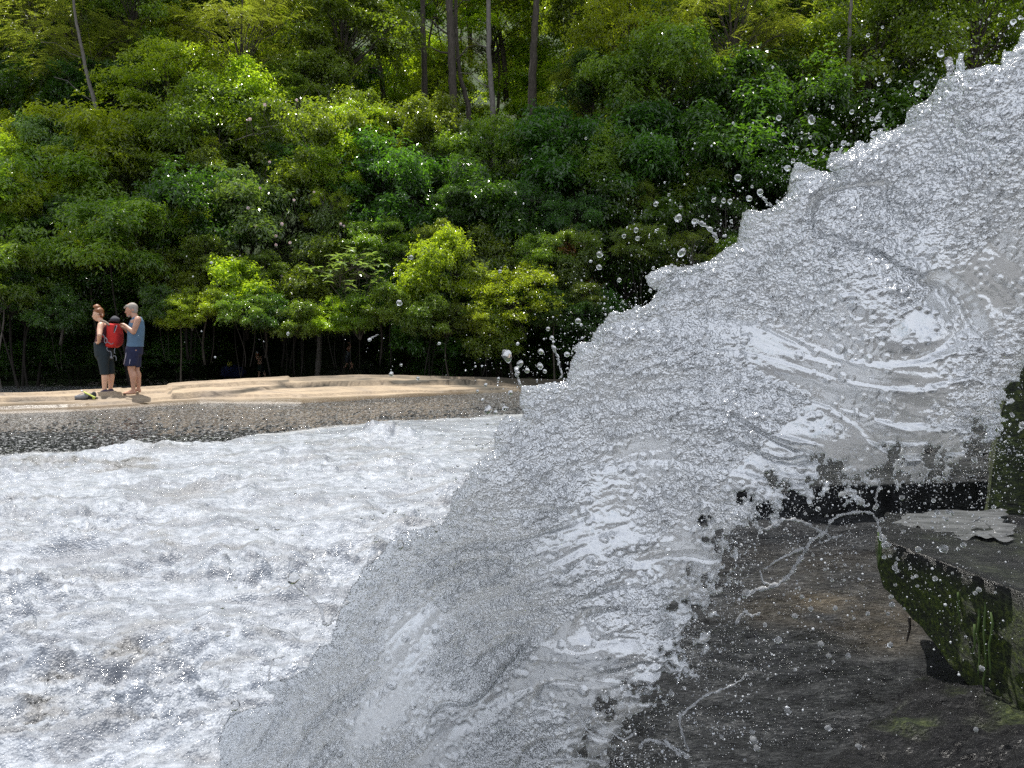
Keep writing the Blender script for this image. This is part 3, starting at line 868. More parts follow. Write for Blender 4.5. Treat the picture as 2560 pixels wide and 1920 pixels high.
# --- upper left
T('hemlock_b', 200, 150, 200, 27, 'leaf_olive', 'feathery olive hemlock in the upper left')
T('layered', 430, 250, 150, 25.5, 'leaf_bright', 'bright lime-green leafy tree in the upper left')
T('leafy_b', 330, 60, 150, 28, 'leaf_laurel', 'pale glinting broadleaf tree beside the hemlock top')
T('hemlock_a', 620, 160, 200, 27, 'leaf_olive', 'yellow-olive hemlock right of the lime-green tree')
T('leafy_a', 620, 330, 160, 25.5, 'leaf_bright', 'light green leafy tree above the flowering rhododendron')
T('leafy_b', 860, 110, 190, 28, 'leaf_laurel', 'blue-green leafy tree left of the dark trunks')
T('laurel_b', 60, 280, 190, 26.5, 'leaf_deep', 'dark tree in shade behind the laurels at the left edge')
T('hemlock_b', 60, 50, 190, 29, 'leaf_olive', 'hemlock at the top left corner')
T('hemlock_b', 1470, 230, 110, 27, 'leaf_olive', 'dull grey-green hemlock right of the thick dark trunk')
T('leafy_a', 800, 260, 120, 27, 'leaf_laurel', 'leafy tree with pale stems below the blue-green one')

# --- the woods up the slope
far_kinds = ['leafy_a', 'leafy_b', 'layered', 'hemlock_a', 'laurel_b', 'hemlock_b', 'leafy_a']
FAR = {'leafy_a': 'small-leaved tree standing on the wooded slope behind', 'leafy_b': 'tall broadleaf tree standing on the wooded slope behind', 'layered': 'tree with layered bright boughs standing on the wooded slope behind',
       'hemlock_a': 'narrow olive hemlock standing on the wooded slope behind', 'hemlock_b': 'broad olive hemlock standing on the wooded slope behind', 'laurel_b': 'dark evergreen standing on the wooded slope behind'}
far_mats = ['leaf_bright', 'leaf_laurel', 'leaf_bright', 'leaf_olive', 'leaf_deep', 'leaf_olive', 'leaf_laurel']
for row, (Y, step, yy) in enumerate([(31, 210, (330, 60, -200)), (38, 200, (260, 20, -240)), (48, 230, (200, -60, -320))]):
    for j, y0 in enumerate(yy):
        for px in np.arange(-500, 3000, step):
            k = random.randrange(len(far_kinds))
            x_ = px + random.uniform(-70, 70) + (row * 77 + j * 51) % step
            if row == 0 and 860 < x_ < 1500: continue      # the opening between the trunks
            T(far_kinds[k], x_, y0 + random.uniform(-40, 40), random.uniform(120, 165), Y + random.uniform(-2.5, 2.5),
              far_mats[k] if row < 2 else 'leaf_bright',
              FAR[far_kinds[k]], group=FAR[far_kinds[k]][:FAR[far_kinds[k]].index(' on ')].replace('tree', 'trees').replace('hemlock', 'hemlocks').replace('evergreen', 'evergreens') + ' on the wooded slope')
for Y, pyc, r_ in ((28.2, 850, 110), (24.5, 800, 100), (31.5, 760, 170)):
    for px in np.arange(-500, 2900, r_ * 1.25):
        T(random.choice(('laurel_b', 'laurel_a')), px + random.uniform(-30, 30), pyc + random.uniform(-25, 25) - (40 if 480 < px < 1000 and Y < 29 else 0), r_ * random.uniform(.85, 1.15), Y + random.uniform(-.7, .7), 'leaf_deep',
          'shaded evergreen bush standing in the dark under the trees', name='bush', cat='bush', group='shaded undergrowth bushes', zs=.8)
# wings outside the frame and behind the camera, so the place goes on
for k in range(10):
    sx = -1 if k % 2 else 1
    T('laurel_a', 1280 + sx * (1750 + 210 * k), 560 + 60 * (k % 3), 330, 20 + k, 'leaf_laurel',
      'leafy tree standing outside the picture beside the river', group='trees beyond the frame')


# --- smaller clumps that knit the bank of leaves together
rows_ = [(19.4, 770, 75, -520, 1500, 105, 'leaf_laurel'), (20.6, 650, 90, -500, 2700, 150, 'leaf_laurel'), (21.6, 560, 90, -500, 2700, 165, 'leaf_deep'), (23.0, 450, 100, -500, 2700, 170, 'leaf_laurel'),
         (24.4, 350, 95, -500, 2700, 170, 'leaf_laurel'), (26.2, 260, 95, -500, 2700, 180, 'leaf_bright'), (28.5, 130, 100, -500, 2700, 190, 'leaf_bright'), (30.0, 30, 110, -500, 2700, 190, 'leaf_laurel')]
LBL = {'leaf_bright': 'sunlit yellow-green clump of leaves among the trees of the far bank', 'leaf_laurel': 'mid green leafy clump among the shrubs of the far bank', 'leaf_deep': 'deep green leafy clump among the shrubs of the far bank', 'leaf_olive': 'dull olive leafy clump among the trees of the far bank'}
for (Y, yy, r_, x0, x1, st, mm) in rows_:
    for px in np.arange(x0, x1, st):
        x_, y_ = px + random.uniform(-60, 60), yy + random.uniform(-45, 45)
        if 960 < x_ < 1430 and yy < 400: continue
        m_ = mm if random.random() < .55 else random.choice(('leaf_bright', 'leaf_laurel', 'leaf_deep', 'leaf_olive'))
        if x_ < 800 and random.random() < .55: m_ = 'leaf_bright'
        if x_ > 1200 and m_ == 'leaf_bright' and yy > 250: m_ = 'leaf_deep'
        if yy == 770 and (200 < x_ < 420 or 540 < x_ < 1400): continue
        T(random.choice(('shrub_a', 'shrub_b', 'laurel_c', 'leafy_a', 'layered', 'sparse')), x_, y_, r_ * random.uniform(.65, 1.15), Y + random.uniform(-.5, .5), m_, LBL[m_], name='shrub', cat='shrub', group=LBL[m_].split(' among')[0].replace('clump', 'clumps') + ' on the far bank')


for px in np.arange(430, 1480, 78):
    m_ = random.choice(('leaf_laurel', 'leaf_deep', 'leaf_deep', 'leaf_bright'))
    T(random.choice(('shrub_a', 'shrub_b', 'laurel_c', 'leafy_a')), px + random.uniform(-25, 25), random.uniform(765, 815), random.uniform(62, 84), random.uniform(18.9, 19.7), m_,
      LBL[m_], name='shrub', cat='shrub', group=LBL[m_].split(' among')[0].replace('clump', 'clumps') + ' on the far bank')
for (Y, yy, r_, st) in ((22.6, 905, 80, 95), (24.0, 850, 100, 120)):
    for px in np.arange(-500, 1800, st):
        x_ = px + random.uniform(-25, 25)
        if 470 < x_ < 760 or 800 < x_ < 960: continue
        T(random.choice(('laurel_b', 'laurel_a', 'laurel_c')), x_, yy + random.uniform(-20, 20), r_ * random.uniform(.85, 1.2), Y + random.uniform(-.4, .4), 'leaf_deep',
          'shaded evergreen bush standing in the dark under the trees', name='bush', cat='bush', group='shaded undergrowth bushes', zs=.8)


# --- trunks seen between the crowns
def big_trunk(pts, rad, mat, label):
    root = empty('tall_tree', tuple(pts[0]))
    tag(root, label, 'tree')
    P = [p - pts[0] for p in pts]
    PP, RR = [], []
    for i in range(len(P) - 1):
        for t in np.linspace(0, 1, 7)[:-1]:
            PP.append(P[i].lerp(P[i + 1], t) + Vector((random.uniform(-.02, .02), 0, 0))); RR.append((rad[i] * (1 - t) + rad[i + 1] * t) * random.uniform(.95, 1.05))
    PP.append(P[-1]); RR.append(rad[-1])
    link('trunk', tri_mesh('tall_trunk', [tube_np(PP, RR, 12)], M[mat]), root)
    # a few dead limb stubs
    for q in range(4):
        i = random.randrange(4, len(PP) - 2)
        d = Vector((random.choice((-1, 1)) * random.uniform(.5, 1.2), random.uniform(-.6, .3), random.uniform(.1, .7)))
        link('limb', tri_mesh('limb', [tube_np([PP[i], PP[i] + d * .4, PP[i] + d * .8 + Vector((0, 0, .15)), PP[i] + d * 1.2], [RR[i] * .3, RR[i] * .2, RR[i] * .13, .01], 6)], M[mat]), root)
    cr = link('crown', KINDS['leafy_b'][0], root)
    cr.material_slots[0].link = 'OBJECT'; cr.material_slots[0].material = M['leaf_laurel']
    cr.location = P[-1] + Vector((0, 0, 1.5)); cr.scale = (3, 3, 3)
    return root


D_ = 28.0
def trunk_px(xy, w, Y, mat, label):
    pts = [at(x, y, Y) for x, y in xy]
    pts[0].z = min(pts[0].z, ground_z(np.array([pts[0].x]), np.array([Y]))[0] - .3)
    big_trunk(pts, [v * .78 * Y / F / 2 for v in w], mat, label)


trunk_px([(1248, 420), (1232, 270), (1222, 120), (1220, -10), (1216, -420)], [22, 18, 15, 13, 9], 27.0, 'pale_bark', 'slender straight grey trunk, the palest of the trunks in the middle')
trunk_px([(1140, 420), (1133, 250), (1128, 110), (1122, -10), (1118, -420)], [30, 26, 24, 22, 14], 28.0, 'bark', 'thick dark trunk left of the slender grey one')
trunk_px([(1190, 400), (1172, 270), (1148, 180), (1140, 60), (1142, -380)], [20, 16, 12, 11, 8], 28.5, 'bark', 'thin dark stem leaning against the thick dark trunk')
trunk_px([(1326, 420), (1330, 250), (1334, 120), (1342, -10), (1350, -420)], [32, 28, 22, 18, 12], 28.5, 'bark', 'rugged dark trunk right of the slender grey one')
trunk_px([(1060, 400), (1062, 200), (1058, 80), (1056, -10), (1050, -380)], [22, 18, 16, 14, 9], 30.0, 'bark', 'shaded trunk left of the thick dark one, half hidden in leaves')
trunk_px([(262, 330), (240, 270), (218, 190), (190, 60), (170, -200)], [16, 13, 11, 8, 5], 24.5, 'pale_bark', 'leaning pale trunk rising through the hemlock at the upper left')
trunk_px([(2120, 320), (2122, 130), (2124, 60), (2130, -30), (2140, -300)], [18, 13, 11, 9, 6], 24.2, 'pale_bark', 'thin straight trunk among the small leaves at the upper right')
trunk_px([(330, 300), (322, 60), (315, -20), (310, -90), (300, -300)], [40, 34, 32, 30, 20], 30.0, 'bark', 'broad shaded trunk near the top left of the wood')

# flower heads on the rhododendron
mfl = plain('rhododendron_petal', (0.80, 0.66, 0.66), 0.6, 0.1, Subsurface_Weight=0.1)
flow = [(640, 565), (690, 612), (725, 607), (662, 640), (600, 640), (860, 565), (690, 590), (662, 262), (625, 298), (618, 300), (674, 405), (742, 250), (852, 560), (620, 520), (785, 480), (705, 560), (735, 500), (585, 645), (830, 600), (705, 690), (650, 470)]
petal_v, petal_f = [], []
for q in range(16):
    th = q * 2.4; z = 1 - 2 * (q + .5) / 16
    n_ = Vector((math.sqrt(1 - z * z) * math.cos(th), math.sqrt(1 - z * z) * math.sin(th), z))
    t_ = n_.orthogonal().normalized(); b_ = n_.cross(t_)
    i0 = len(petal_v)
    petal_v += [tuple(n_ * .35), tuple(n_ * .8 + t_ * .45 + b_ * .1), tuple(n_ * 1.05 + b_ * .35), tuple(n_ * .95 - t_ * .42), tuple(n_ * .8 - b_ * .4)]
    petal_f += [(i0, i0 + 1, i0 + 2), (i0, i0 + 2, i0 + 3), (i0, i0 + 3, i0 + 4), (i0, i0 + 4, i0 + 1)]
fme = bpy.data.meshes.new('flower_head'); fme.from_pydata(petal_v, [], petal_f); fme.materials.append(mfl)
rh = empty('rhododendron', tuple(at(700, 480, 21.4)))
tag(rh, 'sprays of pale pink rhododendron flower heads above the middle of the bank', 'rhododendron')
for (x, y) in flow:
    o = link('flower_head', fme, rh)
    Yd = 20.6 + (0.6 if y < 450 else 0)
    o.location = at(x, y, Yd) - rh.location
    o.scale = [random.uniform(.026, .045)] * 3
    o.rotation_euler = (random.random() * 6, random.random() * 6, 0)
for (x, y) in flow: link('stem', tri_mesh('flower_stem', [tube_np([at(x, y, 20.6 + (0.6 if y < 450 else 0)) - rh.location, at(x + random.uniform(-15, 15), y + 30, 21.2) - rh.location, at(x + random.uniform(-30, 30), y + 60, 22) - rh.location], [.006, .009, .012], 5)], M['bark']), rh)

# pale-leaved rhododendron whose single leaves can be told apart
rh2 = empty('rhododendron', tuple(at(880, 720, 19.3)))
tag(rh2, 'rhododendron with long pale leaves in whorls, low in the middle of the bank', 'rhododendron')
lv, lf_ = [], []
prof = [(0, .0), (.18, .11), (.42, .17), (.68, .14), (.88, .07), (1, 0)]
for t, w in prof:
    z = -.12 * t * t
    lv += [(t, -w, z + w * .25), (t, 0, z), (t, w, z + w * .25)]
for i in range(5):
    b = i * 3
    lf_ += [(b, b + 1, b + 4, b + 3), (b + 1, b + 2, b + 5, b + 4)]
lme = bpy.data.meshes.new('long_leaf'); lme.from_pydata(lv, [], lf_); lme.materials.append(leaf_mat('pale_long_leaf', (0.12, 0.19, 0.075), (0.22, 0.30, 0.14), rough=0.28, trans=0.25))
for nm in ('leaf_random', 'lobe_random'):
    lme.attributes.new(nm, 'FLOAT', 'POINT').data.foreach_set('value', np.full(len(lv), .5, dtype=np.float32))
wh = []
for _ in range(46):
    a = random.uniform(0, 6.28); rr = math.sqrt(random.random())
    wh.append((885 + 80 * rr * math.cos(a), 680 + 72 * rr * math.sin(a), 19.3 + random.uniform(-.5, .6)))
wh += [(790, 668, 19.0), (800, 690, 19.1), (775, 672, 19.2), (835, 780, 19.2), (960, 690, 19.3), (985, 672, 19.4)]
stems = []
hub = at(900, 850, 19.8) - rh2.location
n_leaf = 0
forks = [at(x, y, 19.6) - rh2.location for x, y in ((850, 740), (900, 735), (930, 700), (860, 690), (895, 670), (825, 710))]
for f_ in forks:
    stems.append(tube_np([f_, f_.lerp(hub, .4) + Vector((random.uniform(-.15, .15), 0, 0)), f_.lerp(hub, .75) + Vector((random.uniform(-.1, .1), 0, 0)), hub], [.009, .012, .016, .02], 6, False))
for (x, y, Y) in wh:
    p = at(x, y, Y) - rh2.location
    fk = forks[random.randrange(len(forks))].lerp(p, .25)
    mid_ = p.lerp(fk, .5) + Vector((random.uniform(-.12, .12), random.uniform(-.1, .1), random.uniform(-.12, .05)))
    stems.append(tube_np([p, mid_, fk], [.004, .006, .008], 5, False))
    a0 = random.uniform(0, 6.28)
    for q in range(6):
        if n_leaf >= 298: break
        n_leaf += 1
        o = link('leaf', lme, rh2)
        o.location = p
        o.rotation_euler = (random.uniform(-.3, .3), random.uniform(-.45, .35), a0 + q * 1.05 + random.uniform(-.2, .2))
        o.scale = [random.uniform(.15, .22)] * 3
for st_ in stems: link('stem', tri_mesh('rhododendron_stem', [st_], M['bark']), rh2)

# dim leaf litter and stones on the shaded shore
lit = []
for _ in range(900):
    X = random.uniform(-14, 3); Y = random.uniform(16.5, 27)
    z = max(float(ground_z(np.array([X]), np.array([Y]))[0]), -9)
    r = random.uniform(.03, .11)
    vs_ = [(X + r * math.cos(a) * random.uniform(.6, 1.2), Y + r * math.sin(a) * random.uniform(.6, 1.2)) for a in np.linspace(0, 6.28, 7)[:-1]]
    i0 = [(*v, z - .02) for v in vs_] + [(X + (v[0] - X) * .55, Y + (v[1] - Y) * .55, z + r * .55) for v in vs_]
    V_ = np.array(i0)
    F_ = np.array([(k, (k + 1) % 6, 6 + (k + 1) % 6, 6 + k) for k in range(6)] + [(6, 7, 8, 9), (6, 9, 10, 11)])
    lit.append((V_, F_))
V_, F_ = join_np(lit)
tag(link('pebbles', mesh_np('pebbles', V_, F_, plain('pebble', (0.20, 0.18, 0.15), 0.8, 0.4, 6), False)), 'loose stones scattered over the shaded shore behind the bare rock', 'pebbles', kind='stuff')

# ------------------------------------------------------------------ people
def ell(c, r, rot=None, n=14):
    u, v = np.meshgrid(np.linspace(0, 2 * np.pi, n + 1)[:-1], np.linspace(0, np.pi, n // 2 + 2)[1:-1])
    P = np.stack([np.cos(u) * np.sin(v), np.sin(u) * np.sin(v), np.cos(v)], -1)
    nr = P.shape[0]
    P = P.reshape(-1, 3)
    P = np.concatenate([P, [[0, 0, 1.0], [0, 0, 1.0], [0, 0, -1.0], [0, 0, -1.0]]]) * np.array(r)
    if rot: P = P @ np.array(Matrix.Rotation(rot, 3, 'Y')).T
    fs = [(a * n + k, (a + 1) * n + k, (a + 1) * n + (k + 1) % n, a * n + (k + 1) % n) for a in range(nr - 1) for k in range(n)]
    b = nr * n
    fs += [(k, (k + 1) % n, b, b + 1) for k in range(n)] + [((nr - 1) * n + (k + 1) % n, (nr - 1) * n + k, b + 2, b + 3) for k in range(n)]
    return P + np.array(c), np.array(fs)


def cap(p0, p1, r0, r1, n=10):
    """tapered capsule with round ends"""
    p0, p1 = Vector(p0), Vector(p1)
    d = (p1 - p0); l = d.length; d = d / l if l > 1e-6 else Vector((0, 0, 1))
    pts, rad = [], []
    for a in np.linspace(-math.pi / 2 + .15, 0, 4): pts.append(p0 + d * r0 * math.sin(a)); rad.append(r0 * math.cos(a))
    for a in np.linspace(0, math.pi / 2 - .15, 4): pts.append(p1 + d * r1 * math.sin(a)); rad.append(r1 * math.cos(a))
    return tube_np(pts, rad, n)


def chain(pts, rad):
    return [cap(pts[i], pts[i + 1], rad[i], rad[i + 1]) for i in range(len(pts) - 1)]


def loft(rings, n=20, sq=2.0):
    """rings: (centre, rx, ry), closed at both ends; sq > 2 gives boxier sections"""
    V, Fq = [], []
    for c, rx, ry in rings:
        for k in range(n):
            a = 2 * math.pi * k / n
            ca, sa = math.cos(a), math.sin(a)
            V.append((c[0] + rx * math.copysign(abs(ca) ** (2 / sq), ca), c[1] + ry * math.copysign(abs(sa) ** (2 / sq), sa), c[2]))
    m = len(rings)
    for i in range(m - 1):
        for k in range(n): Fq.append((i * n + k, i * n + (k + 1) % n, (i + 1) * n + (k + 1) % n, (i + 1) * n + k))
    for i, b in ((0, 0), (m - 1, (m - 1) * n)):
        c0 = len(V); V += [tuple(rings[i][0])] * 2
        for k in range(n):
            a_, b_ = b + k, b + (k + 1) % n
            Fq.append((a_, b_, c0, c0 + 1) if i else (b_, a_, c0, c0 + 1))
    return np.array(V), np.array(Fq)


def fuse(name, parts, mat, vox, sm=4, parent=None):
    """one continuous surface round overlapping closed pieces"""
    me = tri_mesh(name, parts, mat)
    bm = bmesh.new(); bm.from_mesh(me)
    bmesh.ops.remove_doubles(bm, verts=bm.verts, dist=1e-6)
    bmesh.ops.recalc_face_normals(bm, faces=bm.faces)
    bm.to_mesh(me); bm.free()
    o = bpy.data.objects.new(name, me); COL.objects.link(o)
    r = o.modifiers.new('r', 'REMESH'); r.mode = 'VOXEL'; r.voxel_size = vox; r.use_smooth_shade = True
    k = o.modifiers.new('s', 'SMOOTH'); k.iterations = sm; k.factor = 0.5
    dg = bpy.context.evaluated_depsgraph_get()
    new = bpy.data.meshes.new_from_object(o.evaluated_get(dg))
    bpy.data.objects.remove(o)
    new.name = name
    if not new.materials: new.materials.append(mat)
    new.polygons.foreach_set('use_smooth', np.ones(len(new.polygons), dtype=bool))
    return link(name, new, parent)


def ground_hit(px, py, y0=12.0, y1=24.0):
    best = None
    for Y in np.arange(y0, y1, 0.05):
        p = at(px, py, Y)
        if p.z <= bank_z(p.x, p.y): return Y, p
    return 15.0, at(px, py, 15.0)


def skin_mat(name, col):
    m = NT(name)
    f = m.noise(14, 4)
    m.pr(Base_Color=m.mix(f, tuple(c * .85 for c in col), tuple(c * 1.12 for c in col)), Roughness=0.48, Subsurface_Weight=0.12, Subsurface_Scale=0.02)
    m.pr(Subsurface_Radius=(1.0, 0.4, 0.25), Normal=m.bump(m.noise(90, 2), .1, .002))
    return m.m


def cloth_mat(name, col, var=0.25, scale=14):
    m = NT(name)
    f = m.noise(scale, 5, 0.65)
    m.pr(Base_Color=m.mix(f, tuple(c * (1 - var) for c in col), tuple(c * (1 + var) for c in col)), Roughness=0.85,
         Normal=m.bump(m.noise(16, 3, .5, m.pos((1, 1, .45))), 0.6, 0.03))
    return m.m


skin_m = skin_mat('skin', (0.46, 0.25, 0.165))
skin_w = skin_mat('skin_fair', (0.62, 0.38, 0.26))
hair_grey = plain('grey_hair', (0.30, 0.265, 0.225), 0.7, 0.4, 60)
hair_red = plain('auburn_hair', (0.22, 0.085, 0.03), 0.5, 0.5, 50)
shoe_m = plain('shoe_fabric', (0.045, 0.035, 0.065), 0.75, 0.5, 40)

YP, _ = ground_hit(330, 984)
K = YP / 14.9


def h(x, y, dy=0.0):
    return at(200 + x / 6.383, 740 + y / 6.383, YP + dy * K)


def hand(wrist, palm_end, tips, r=0.0085, thumb=None):
    w, pe = Vector(wrist), Vector(palm_end)
    parts = [cap(w, pe, .027 * K, .026 * K), cap(w.lerp(pe, .6) + Vector((0, .012, 0)), pe + Vector((0, .022, 0)), .018 * K, .016 * K), cap(w.lerp(pe, .6) - Vector((0, .012, 0)), pe - Vector((0, .022, 0)), .018 * K, .016 * K)]
    for i, t in enumerate(tips):
        t = Vector(t)
        b = pe + Vector((0, (-.03 + .02 * i) * K, 0))
        mid = b.lerp(t, .5) + Vector((0, 0, .010))
        parts += [cap(b, mid, r * 1.1, r), cap(mid, t, r, r * .8)]
    if thumb: parts += chain([w.lerp(pe, .35), w.lerp(pe, .8) + (Vector(thumb) - pe) * .5, Vector(thumb)], [.014, .011, .009])
    return parts


# ---- the man
man = empty('person', tuple(h(850, 1560)))
tag(man, 'grey-haired barefoot man in blue tank top and navy shorts reaching into the red backpack', 'person')
ORG = Vector(man.location)


def loc(parts, o=None):
    o = ORG if o is None else o
    return [(v - np.array(o), f) for v, f in parts]


k = K
B = []
B += [ell(h(825, 205), (.098 * k, .077 * k, .118 * k), -0.25), ell(h(790, 275), (.052 * k, .048 * k, .060 * k), -0.3), ell(h(770, 235), (.05 * k, .055 * k, .07 * k))]
B += [cap(h(738, 235), h(726, 262), .011 * k, .016 * k), ell(h(757, 296), (.022 * k, .024 * k, .010 * k)), ell(h(765, 318), (.026 * k, .03 * k, .02 * k)), cap(h(744, 222, -.045), h(742, 220, .045), .016 * k, .016 * k)]
B += [ell(h(846, 222, -.078), (.018 * k, .011 * k, .03 * k), -.2), ell(h(846, 222, .078), (.018 * k, .011 * k, .03 * k), -.2)]
B += chain([h(850, 270), h(885, 345), h(900, 400)], [.058 * k, .062 * k, .09 * k])
B += [loft([(h(915, 350), .06 * k, .12 * k), (h(905, 400), .10 * k, .165 * k), (h(895, 500), .128 * k, .17 * k), (h(890, 620), .128 * k, .16 * k), (h(880, 740), .125 * k, .155 * k), (h(872, 840), .125 * k, .16 * k), (h(868, 900), .09 * k, .14 * k)])]
B += [ell(h(922, 375, -.185), (.064 * k, .058 * k, .064 * k)), ell(h(905, 375, .185), (.06 * k, .055 * k, .06 * k))]
B += chain([h(922, 385, -.2), h(890, 480, -.225), h(855, 580, -.235)], [.056 * k, .054 * k, .043 * k])
B += chain([h(855, 580, -.235), h(805, 540, -.21), h(735, 475, -.16)], [.043 * k, .043 * k, .026 * k])
B += chain([h(895, 385, .2), h(850, 490, .2), h(795, 585, .19)], [.054 * k, .052 * k, .04 * k])
B += chain([h(795, 585, .19), h(755, 555, .15), h(705, 515, .09)], [.041 * k, .040 * k, .026 * k])
B += hand(h(735, 475, -.16), h(690, 450, -.13), [h(640, 448, -.14), h(632, 455, -.12), h(634, 464, -.10), h(645, 474, -.08)], thumb=h(655, 480, -.15))
B += hand(h(705, 515, .09), h(668, 495, .06), [h(628, 478, .03), h(620, 488, .05), h(624, 500, .07), h(634, 510, .09)], thumb=h(640, 468, .03))
B += chain([h(862, 880, -.085), h(835, 1020, -.09), h(815, 1165, -.09)], [.092 * k, .085 * k, .062 * k])
B += chain([h(815, 1165, -.09), h(848, 1290, -.09), h(850, 1400, -.09), h(853, 1490, -.09)], [.060 * k, .062 * k, .046 * k, .036 * k]) + [ell(h(868, 1275, -.09), (.048 * k, .052 * k, .09 * k))]
B += chain([h(855, 1500, -.09), h(872, 1538, -.09)], [.036 * k, .032 * k]) + chain([h(850, 1505, -.09), h(770, 1540, -.10), h(705, 1549, -.11)], [.034 * k, .030 * k, .017 * k])
B += chain([h(872, 1540, -.09), h(770, 1548, -.12), h(700, 1553, -.13)], [.03 * k, .026 * k, .012 * k])
for i in range(5): B += chain([h(712, 1550, -.09 - .016 * i), h(682 + 5 * i, 1553, -.092 - .018 * i)], [.011 * k, (.012 - .001 * i) * k])
B += chain([h(880, 880, .085), h(890, 1020, .09), h(896, 1165, .09)], [.09 * k, .083 * k, .062 * k])
B += chain([h(896, 1165, .09), h(925, 1290, .09), h(935, 1400, .09), h(935, 1470, .09)], [.058 * k, .058 * k, .044 * k, .034 * k]) + [ell(h(938, 1265, .09), (.044 * k, .05 * k, .09 * k))]
B += chain([h(935, 1480, .09), h(950, 1512, .09)], [.034 * k, .032 * k]) + chain([h(935, 1485, .09), h(870, 1515, .09), h(800, 1524, .09)], [.032 * k, .029 * k, .016 * k])
fuse('body', loc(B), skin_m, 0.0075, 3, man)
S = [loft([(h(925, 330), .038 * k, .105 * k), (h(915, 352), .075 * k, .128 * k), (h(908, 400), .112 * k, .158 * k), (h(898, 500), .143 * k, .183 * k), (h(893, 620), .146 * k, .176 * k), (h(885, 740), .140 * k, .172 * k), (h(880, 800), .146 * k, .182 * k), (h(882, 812), .148 * k, .184 * k)], 26)]
fuse('tank_top', loc(S), cloth_mat('blue_jersey', (0.085, 0.155, 0.24), 0.35, 9), 0.010, 2, man)
S = [loft([(h(872, 785), .138 * k, .172 * k), (h(868, 850), .150 * k, .188 * k), (h(862, 930), .150 * k, .185 * k), (h(860, 960), .12 * k, .15 * k)], 24),
     loft([(h(850, 880, -.085), .115 * k, .105 * k), (h(835, 1000, -.09), .118 * k, .105 * k), (h(815, 1118, -.09), .125 * k, .110 * k)], 20),
     loft([(h(880, 880, .085), .11 * k, .10 * k), (h(885, 1000, .09), .11 * k, .10 * k), (h(880, 1136, .09), .105 * k, .105 * k)], 20)]
fuse('shorts', loc(S), cloth_mat('navy_cloth', (0.008, 0.012, 0.045), 0.3), 0.010, 2, man)
strp = plain('pale_piping', (0.42, 0.40, 0.48), 0.7)
link('stripe', tri_mesh('stripe', loc([tube_np([h(758, 800, -.12), h(735, 930, -.16), h(700, 1090, -.14)], [.006, .008, .008], 6), tube_np([h(800, 1010, -.205), h(788, 1090, -.203)], [.006, .006], 6)]), strp), man)
fuse('hair', loc([ell(h(838, 185), (.102 * k, .082 * k, .098 * k), -.1), ell(h(868, 225), (.062 * k, .074 * k, .08 * k), 0), cap(h(752, 160, -.03), h(712, 190, -.01), .028 * k, .018 * k), cap(h(752, 160, .03), h(720, 185, .03), .028 * k, .015 * k), cap(h(770, 165, -.03), h(830, 175, -.05), .034 * k, .034 * k)]), hair_grey, 0.008, 2, man)
fuse('beard', loc([ell(h(790, 322), (.034 * k, .036 * k, .022 * k), -.3)]), hair_grey, 0.008, 1, man)

# ---- the woman
wom = empty('person', tuple(h(400, 1575)))
tag(wom, 'auburn-haired woman in sunglasses with hand on hip wearing the red backpack', 'person')
OW = Vector(wom.location)
B = [ell(h(288, 285), (.088 * k, .074 * k, .112 * k), -.12), ell(h(262, 350), (.052 * k, .05 * k, .055 * k), -.3), ell(h(240, 320), (.042 * k, .052 * k, .06 * k)), ell(h(272, 385), (.028 * k, .03 * k, .022 * k))]
B += [cap(h(214, 305), h(204, 330), .010 * k, .015 * k), ell(h(222, 362), (.018 * k, .024 * k, .009 * k)), ell(h(358, 302, -.066), (.017 * k, .011 * k, .028 * k)), cap(h(222, 275, -.04), h(222, 275, .04), .016 * k, .016 * k)]
B += chain([h(312, 360), h(350, 425), h(372, 470)], [.048 * k, .05 * k, .075 * k])
B += [loft([(h(385, 425), .05 * k, .10 * k), (h(385, 460), .09 * k, .145 * k), (h(388, 520), .112 * k, .15 * k), (h(375, 620), .112 * k, .135 * k), (h(352, 720), .110 * k, .13 * k), (h(360, 800), .135 * k, .16 * k), (h(375, 900), .14 * k, .165 * k), (h(385, 980), .1 * k, .13 * k)])]
B += [ell(h(335, 465, -.15), (.062 * k, .055 * k, .062 * k)), ell(h(405, 465, .15), (.058 * k, .05 * k, .058 * k))]
B += chain([h(330, 470, -.165), h(318, 550, -.23), h(312, 625, -.31)], [.056 * k, .053 * k, .043 * k])
B += chain([h(312, 625, -.31), h(306, 680, -.26), h(300, 735, -.20)], [.044 * k, .042 * k, .029 * k])
B += hand(h(300, 735, -.20), h(278, 752, -.185), [h(250, 732, -.16), h(250, 742, -.15), h(254, 752, -.14), h(262, 760, -.13)], thumb=h(330, 725, -.17))
B += chain([h(410, 470, .17), h(420, 560, .24), h(400, 640, .30)], [.052 * k, .048 * k, .04 * k]) + chain([h(400, 640, .30), h(380, 740, .2)], [.04 * k, .028 * k])
B += hand(h(380, 740, .2), h(365, 755, .19), [h(340, 760, .17), h(340, 768, .16), h(344, 776, .15), h(350, 780, .14)], thumb=h(390, 745, .16))
B += chain([h(372, 930, -.08), h(382, 1130, -.085)], [.1 * k, .066 * k]) + chain([h(382, 1130, -.085), h(398, 1290, -.085), h(392, 1400, -.085), h(392, 1500, -.085)], [.064 * k, .062 * k, .048 * k, .037 * k])
B += chain([h(420, 930, .08), h(475, 1130, .085)], [.1 * k, .066 * k]) + chain([h(475, 1130, .085), h(500, 1290, .085), h(492, 1400, .085), h(484, 1495, .085)], [.062 * k, .060 * k, .046 * k, .036 * k])
fuse('body', loc(B, OW), skin_w, 0.0075, 3, wom)
